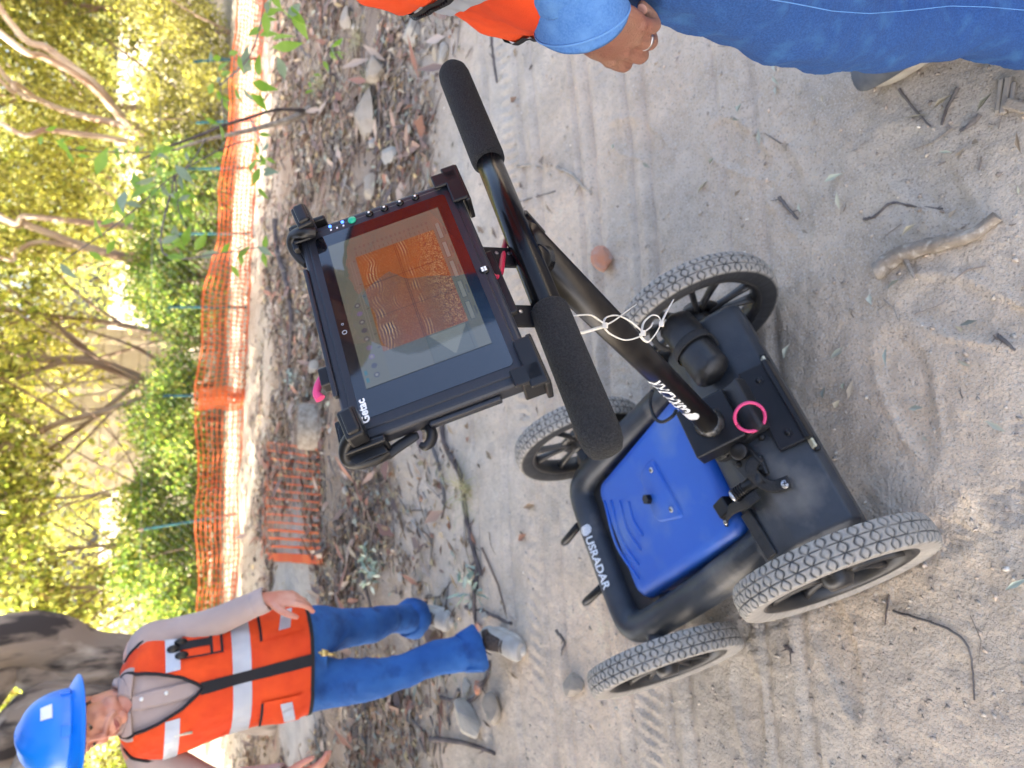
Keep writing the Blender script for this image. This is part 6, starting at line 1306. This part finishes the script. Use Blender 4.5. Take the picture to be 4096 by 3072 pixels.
# jeans
m = MB(); m.tube([lean(.90) - MO, lean(.80) - MO + (0, 0, .0), np.array([-1.095, 2.73, .71]) - MO], [.150, .168, .115], 26, seg=10, flat=[.80, .78, .85], up=tuple(mf_))
for hj, k_, a_ in ((HJ1, K1, A1), (HJ2, K2, A2)):
    k_ = k_ - MO; a_ = a_ - MO; h_ = hj - MO; dn_ = nrm(a_ - k_)
    m.tube([h_ + (0, 0, .04), h_ - (0, 0, .07), h_ * .5 + k_ * .5, k_, k_ * .5 + a_ * .5 + (.012, 0, 0), a_, a_ + dn_ * .028], [.090, .096, .084, .070, .062, .072, .082], 26, seg=34)
jn = fuse(m, 'jeans', MT['denim_far'], man, .0055, 6, .6); wrinkle(jn, .020, 6.5, 3, (1, 1, .9)); wrinkle(jn, .010, 8, 13, (1.3, 1, 1.0), ridged=True)
for a_, k_ in ((A1, K1), (A2, K2)):
    dn_ = nrm(a_ - k_); m = MB(); m.rev([(.058, -.03), (.076, -.034), (.084, -.005), (.096, .040), (.090, .042), (.066, .006)], a_ - MO, dn_, 26, closed=True); V = np.array(m.V); V += (.085 * fbm(V[:, 0] * 18, V[:, 1] * 22, 6, 2))[:, None] * np.array([.5, -.4, .8]); m.V = [tuple(v) for v in V]; m.obj('trouser_cuff', MT['denim_far'], jn)
t2 = gz(2085, 2608, .03); t1 = gz(1795, 2494, .03)
g1, g2 = gh1(t1[0], t1[1]), gh1(t2[0], t2[1])
shoe(man, np.array([t2[0] + .005, t2[1] + .245, g2 + .004]) - MO, np.array([t2[0], t2[1], g2 + .004]) - MO, 'suede', 'sole', A2 - MO + (0, 0, .01), 'laces')
shoe(man, np.array([t1[0] + .0, t1[1] + .24, g1 + .004]) - MO, np.array([t1[0], t1[1], g1 + .004]) - MO, 'suede', 'sole', A1 - MO + (0, 0, .0), 'laces')
# hard hat
hf = np.array([math.cos(fa), math.sin(fa), -.10]); hf = nrm(hf); hl = nrm(np.cross(hf, [0, 0, 1])); hu = np.cross(hl, hf); rl2 = .10
hl, hu = hl * math.cos(rl2) + hu * math.sin(rl2), hu * math.cos(rl2) - hl * math.sin(rl2)
HH = np.stack([hl, hf, hu], 1); hc = pp(0, -.008, .048)
def hp(x, y, z): return hc + HH @ np.array([x, y, z])
V = []; F_ = []; nu_, nv_ = 64, 22
for i in range(nv_):
    ph_ = (i / (nv_ - 1)) * PI / 2
    for j in range(nu_):
        t = 2 * PI * j / nu_; r_ = math.cos(ph_) ** .80; z_ = math.sin(ph_) ** .92 * .132; x_ = math.sin(t) * .118 * r_; y_ = math.cos(t) * .142 * r_
        rid = .007 * math.exp(-(x_ / .016) ** 2) * math.sin(ph_) ; V.append(hp(x_, y_, z_ + rid))
F_ = [(i * nu_ + j, i * nu_ + (j + 1) % nu_, (i + 1) * nu_ + (j + 1) % nu_, (i + 1) * nu_ + j) for i in range(nv_ - 1) for j in range(nu_)]
m = MB(); m.add(V, F_); hat = m.obj('hard_hat', MT['hat_blue'], man); md = hat.modifiers.new('s', 'SOLIDIFY'); md.thickness = .003
m = MB(); V = []; rb = [(1.0, .004), (1.06, .000), (1.30, -.012), (1.42, -.020), (1.42, -.024), (1.28, -.017), (.98, -.004)]
for k, (q, z_) in enumerate(rb):
    for j in range(nu_): t = 2 * PI * j / nu_; fx = 1 + .14 * max(0, math.cos(t)) * (q - 1) / .42; V.append(hp(math.sin(t) * .118 * (1 + (q - 1) * .85), math.cos(t) * .142 * (1 + (q - 1) * .80) * fx, z_))
m.add(V, [(k * nu_ + j, k * nu_ + (j + 1) % nu_, (k + 1) * nu_ + (j + 1) % nu_, (k + 1) * nu_ + j) for k in range(len(rb) - 1) for j in range(nu_)]); m.obj('brim', MT['hat_blue'], hat)
def hats(t, ph_, off=0.): r_ = math.cos(ph_) ** .80; return hp(math.sin(t) * (.118 + off) * r_, math.cos(t) * (.142 + off) * r_, math.sin(ph_) ** .92 * (.132 + off))
# sticker on the side, accessory slots
def curved(t0, t1, p0, p1, off, name, mk):
    V = [hats(t0 + (t1 - t0) * i / 8, p0 + (p1 - p0) * j / 8, off) for j in range(9) for i in range(9)]; m = MB(); m.add(V, [(j * 9 + i, j * 9 + i + 1, (j + 1) * 9 + i + 1, (j + 1) * 9 + i) for j in range(8) for i in range(8)]); o = m.obj(name, MT[mk], hat); md = o.modifiers.new('s', 'SOLIDIFY'); md.thickness = .0016; return o
sgn = 1 if (H[:, 0] @ mr) > 0 else -1
curved(sgn * .98, sgn * 1.38, .40, .66, .0055, 'sticker', 'white_sticker')
for t_, sz in ((sgn * .62, .018), (sgn * 1.72, .016), (-sgn * .62, .018)):
    m = MB(); P = hats(t_, .13, .004); o_ = nrm(P - hats(t_, .13, -.03)); s2 = nrm(np.cross(o_, HH[:, 2])); m.box(P, (.034, .012, .028), np.stack([s2, o_, np.cross(s2, o_)], 1)); bevel(m.obj('accessory_slot', MT['hat_blue'], hat, False), .003, 2)

# ---- the operator at the right edge, nearer than the cart's handle
OX, OY = .68, .70
op = empty('person', (OX, OY, gh1(OX, OY)), 'person in orange vest, denim shirt and jeans, wearing a ring, beside the handlebar', 'person')
OO = np.array(op.location)
oa = math.radians(100); of_ = np.array([math.cos(oa), math.sin(oa), 0]); orr = np.array([math.sin(oa), -math.cos(oa), 0])      # front; their right
ctr = lambda z: np.array([.652 - (z - 1.05) * .05, .735 + (z - 1.05) * .03, z])
secs = []
for z, a, b_ in ((1.035, .205, .150), (1.10, .208, .152), (1.18, .205, .152), (1.27, .202, .150), (1.38, .205, .145), (1.46, .195, .125), (1.51, .150, .10), (1.545, .095, .078), (1.565, .068, .062)):
    secs.append((ctr(z) - OO + orr * np.interp(z, [1.03, 1.12, 1.2, 1.5], [0, .012, .03, .03]), orr, of_, a, b_))
T2 = Torso(secs, 2.3); T2.fold = lambda u, v: .022 * fbm(u * 1.8 + 5, v * 5, 91, 3) + .009 * fbm(u * 6 + v * 9, v * 16 - u * 2, 95, 3) + .008 * np.sin(u * 7 + v * 4) * np.clip(.4 - v, 0, .3) * 3
# hand pose
D_ = nrm(-.74 * UU - .10 * RR + .60 * FWD); T_ = -.62 * 0 + .60 * UU - .36 * RR + .70 * FWD; T_ = nrm(T_ - D_ * (T_ @ D_)); N_ = np.cross(D_, T_)
if N_[0] > 0: N_ = -N_
side = 1 if np.cross(N_, D_) @ T_ > 0 else -1
im = at(2430, 224, .735); Wr = im - D_ * .088 - T_ * .029
El = Wr + np.array([.165, -.125, .175])
m = MB()
hh = hand(m, Wr - OO, D_, N_, side, 1.06, curl=((.22, 1.30, .8), (.22, 1.35, .85), (.25, 1.35, .85), (.30, 1.30, .9)), spread=.03, thumb=(.35, .85, -.45), tcurl=.1)
m.tube([Wr - OO + D_ * .01, Wr - OO - D_ * .03, (Wr + El) / 2 - OO, El - OO], [.027, .029, .038, .042], 18, seg=12, flat=[.75, .8, 1, 1], up=tuple(N_))
shL = ctr(1.47) - OO - orr * .19; shR = ctr(1.47) - OO + orr * .19; ER = shR + np.array([.05, -.06, -.27]); WRr = ER + np.array([-.02, .05, -.25])
m.tube([shL + orr * .1, shL, El - OO], [.05, .05, .042], 14, seg=12); m.tube([shR - orr * .1, shR, ER, WRr], [.05, .05, .04, .028], 14, seg=16)
hand(m, WRr, np.array([-.05, .1, -1]), orr, -side, 1.0, curl=(.3, .4, .3))
HO2 = ctr(1.545) - OO + np.array([-.01, .03, .155]); H2 = np.stack([orr, of_, [0, 0, 1.0]], 1)
p2 = head_shapes(m, H2, HO2, 1.0); m.tube([p2(0, -.03, -.03), ctr(1.53) - OO], [.056, .062], 18, seg=6); m.tube([ctr(1.52) - OO, ctr(1.3) - OO, ctr(1.05) - OO, np.array([.67, .71, .85]) - OO], [.09, .11, .11, .12], 18, seg=10, flat=.8, up=tuple(of_))
LLg = [np.array(p) - OO for p in ((.605, .705, .93), (.592, .695, .80), (.596, .700, .60), (.628, .700, .42), (.690, .655, .22), (.700, .62, .07))]
RLg = [np.array(p) - OO for p in ((.765, .715, .93), (.785, .72, .80), (.800, .76, .60), (.795, .80, .44), (.785, .80, .22), (.778, .80, .08))]
for L_ in (LLg, RLg): m.tube(L_, [.07, .07, .055, .045, .04, .033], 14, seg=18)
ob = fuse(m, 'body', MT['skin_hand'], op, .0021, 5, .5)
wrinkle(ob, .0010, 60, 5)
face_parts(ob, p2, H2, 1.0)
m = MB(); m.ball(p2(0, -.026, .036), (.083, .094, .096), H2, 24, 14); m.obj('hair', MT['hair'], ob)
for i in range(4):     # nails on the curled fingertips
    a_, b_ = hh[i][-2], hh[i][-1]; d_ = nrm(b_ - a_); nn = nrm(np.cross(np.cross(d_, -N_), d_) * -1); m = MB(); m.ball(b_ - d_ * .003 + nn * .0058, (.0055, .0075, .0014), np.stack([np.cross(d_, nn), d_, nn], 1), 12, 8); m.obj('nail', MT['nail'], ob)
rp0, rp1 = hh[2][1], hh[2][2]; rd = nrm(rp1 - rp0); m = MB(); m.rev([(.0100, -.0020), (.0119, -.0018), (.0122, 0), (.0119, .0018), (.0100, .0020)], rp0 + (rp1 - rp0) * .70, rd, 40, closed=True); m.obj('ring', MT['steel'], ob)
# shirt: body, sleeves with turned cuffs
sheet(T2, us, np.linspace(0, 1, 50), -.008, 'shirt', 'denim_shirt', op, thick=0, cap=True)
Wo = Wr - OO; Eo = El - OO; fd = nrm(Wo - Eo); Cf = Wo + D_ * .010
m = MB(); m.tube([shL * .75 + (ctr(1.4) - OO) * .25, shL * .85 + Eo * .15 + (0, 0, .01), (shL + Eo) / 2, Eo - (0, .01, 0), Eo * .6 + Wo * .4, Eo * .25 + Wo * .75, Cf - fd * .03], [.078, .078, .068, .064, .060, .056, .054], 40, seg=70)
V = np.array(m.V); V += (.030 * fbm(V[:, 2] * 16 + V[:, 0] * 9, V[:, 1] * 16 - V[:, 0] * 6, 15, 3))[:, None] * np.array([-.7, -.3, .6]); m.V = [tuple(v) for v in V]; sl = m.obj('sleeve', MT['denim_shirt'], op)
m = MB(); m.rev([(.0495, -.062), (.0555, -.066), (.0570, -.050), (.0575, -.020), (.0590, .012), (.0575, .0165), (.0550, .014), (.052, -.02)], Cf, fd, 72, closed=True); V = np.array(m.V); q = V - Cf; V += (.005 * np.sin(np.arctan2(q @ orr, q @ of_) * 3 + 1))[:, None] * fd + (.006 * fbm(V[:, 0] * 22, V[:, 1] * 22 + V[:, 2] * 22, 4, 2))[:, None] * N_; m.V = [tuple(v) for v in V]; cf = m.obj('cuff', MT['denim_shirt'], sl)
m = MB(); m.rev([(.0590, .006), (.0600, .0065), (.0600, .0085), (.0592, .009)], Cf, fd, 72, closed=True); m.obj('cuff_hem', MT['denim_thread'], cf)
m = MB(); m.rev([(.0562, -.052), (.0580, -.050), (.0580, -.047), (.0568, -.045)], Cf, fd, 72, closed=True); m.obj('cuff_seam', MT['denim_thread'], cf)
m = MB(); m.tube([shR * .8 + (ctr(1.4) - OO) * .2, shR, ER, WRr], [.075, .075, .062, .05], 24, seg=30); m.obj('sleeve', MT['denim_shirt'], op)
# vest
us3 = np.linspace(-PI, PI, 241); vs3 = np.linspace(0, .92, 110)
kp = lambda u, v: (np.abs(u) > .16 + np.clip(v - .45, 0, 1) * 1.1)
v2 = sheet(T2, us3, vs3, .012, 'vest', 'orange_cloth', op, kp, .003)
def band2(u0, u1, v0, v1, off, name, mk, nu=40, nv=6, parent=None, slant=0.):
    U, Vv = np.meshgrid(np.linspace(u0, u1, nu), np.linspace(v0, v1, nv)); P = T2.at(U, Vv + slant * (U - u0), off); I = np.arange(nu * nv).reshape(nv, nu); F_ = np.stack([I[:-1, :-1], I[:-1, 1:], I[1:, 1:], I[1:, :-1]], -1).reshape(-1, 4)
    return link(name, mesh_from(name, P.reshape(-1, 3), F_, MT[mk], True), parent or v2)
band2(-PI, -.17, .0, .022, .0165, 'hem_trim', 'vest_trim', 160, 4); band2(.17, PI, .0, .022, .0165, 'hem_trim', 'vest_trim', 160, 4)
for s_ in (-1, 1):
    vv = np.linspace(0, .92, 50); uu = s_ * (.16 + np.clip(vv - .45, 0, 1) * 1.1); m = MB(); m.tube(T2.at(uu, vv, .014), .006, 8); m.obj('front_trim', MT['vest_trim'], v2)
# lower left pocket, bulging with things in it, closed by a zip, with the reflective strip above
PU0, PU1, PV0, PV1 = -2.2, -.55, .262, .385
U, Vv = np.meshgrid(np.linspace(PU0, PU1, 50), np.linspace(PV0, PV1, 40)); ex = np.clip(1 - ((U - (PU0 + PU1) / 2) / ((PU1 - PU0) / 2)) ** 6, 0, 1) * np.clip(1 - ((Vv - (PV0 + PV1) / 2) / ((PV1 - PV0) / 2)) ** 6, 0, 1)
P = T2.at(U, Vv, .014 + .020 * ex * (1 + .35 * np.sin(U * 4)) + .010 * fbm(U * 3, Vv * 9, 44, 3)); I = np.arange(U.size).reshape(U.shape)
pkt = link('pocket', mesh_from('pocket', P.reshape(-1, 3), np.stack([I[:-1, :-1], I[:-1, 1:], I[1:, 1:], I[1:, :-1]], -1).reshape(-1, 4), MT['orange_cloth'], True), v2)
band2(-2.6, -.42, .246, .266, .030, 'zip_tape', 'vest_trim', 60, 5, pkt)
for k in range(56): 
    m = MB(); P = T2.at(np.array(-2.3 + k * .031), np.array(.256), .0315); m.box(P, (.0032, .0032, .0022)); m.obj('zip_tooth', MT['black_clean'], pkt, False) if k % 1 == 0 else None
zp_ = T2.at(np.array(-1.95), np.array(.256), .036); m = MB(); m.tube([zp_, zp_ + nrm(-orr + of_) * .008 - (0, 0, .006)], [.007, .006], 8, flat=.5); m.obj('zip_slider', MT['gloss_black'], pkt)
m = MB(); q0 = zp_ + nrm(-orr * .6 + of_) * .006 - (0, 0, .008); q1 = q0 + np.array([-.006, .012, -.048]); m.tube([q0, q0 * .6 + q1 * .4, q1], [.0055, .0065, .0085], 12, seg=8, flat=.22, up=tuple(nrm(-orr - of_ * .5))); m.obj('zip_pull', MT['gloss_black'], pkt)
band2(-2.9, -.25, .192, .240, .018, 'reflective_stripe', 'reflective', 70, 8); band2(.25, 2.9, .192, .240, .018, 'reflective_stripe', 'reflective', 70, 8)
# jeans
m = MB(); m.tube([np.array([.66, .725, 1.06]) - OO, np.array([.668, .715, .95]) - OO, np.array([.675, .71, .86]) - OO], [.160, .178, .150], 30, seg=12, flat=[.75, .80, .82], up=tuple(of_))
m.tube(LLg, [.100, .102, .088, .078, .080, .088], 34, seg=50); m.tube(RLg, [.100, .104, .090, .080, .078, .080], 34, seg=50)
oj = fuse(m, 'jeans', MT['denim'], op, .0050, 5, .6); wrinkle(oj, .020, 5.5, 23, (1, 1, .8)); wrinkle(oj, .012, 8, 33, (1.2, 1.2, .9), ridged=True); wrinkle(oj, .0035, 28, 43, (1, 1, 1.3), ridged=True)
dg = bpy.context.evaluated_depsgraph_get(); dg.update()
def on_obj(o, X, Y, parent_origin, lift=.002):
    v = ray(X, Y); ok, loc, nn, _ = o.ray_cast(Vector(CAM - parent_origin), Vector(nrm(v)))
    return (np.array(loc) + np.array(nn) * lift) if ok else None
seam = [on_obj(oj, X, Y, OO, .0005) for X, Y in zip(np.linspace(3060, 4140, 50), np.interp(np.linspace(3060, 4140, 50), [3060, 3180, 3330, 3480, 3640, 3800, 3950, 4140], [-6, 14, 44, 54, 42, 24, 28, 44]))]
seam = [q for q in seam if q is not None]
if len(seam) > 6: m = MB(); m.tube(seam, .0009, 6, flat=.8); m.obj('seam', MT['denim_thread'], oj)
ga = gh1(.74, .95)
shoe(op, np.array([.772, .735, ga + .002]) - OO, np.array([.733, .992, ga + .002]) - OO, 'grey_shoe', 'shoe_rim', RLg[-1], None, .046)
gb = gh1(.63, .55); shoe(op, np.array([.655, .56, gb + .002]) - OO - np.array([0, .05, 0]), np.array([.63, .72, gb + .002]) - OO - np.array([0, .08, 0]), 'grey_shoe', 'shoe_rim', LLg[-1], None, .046)
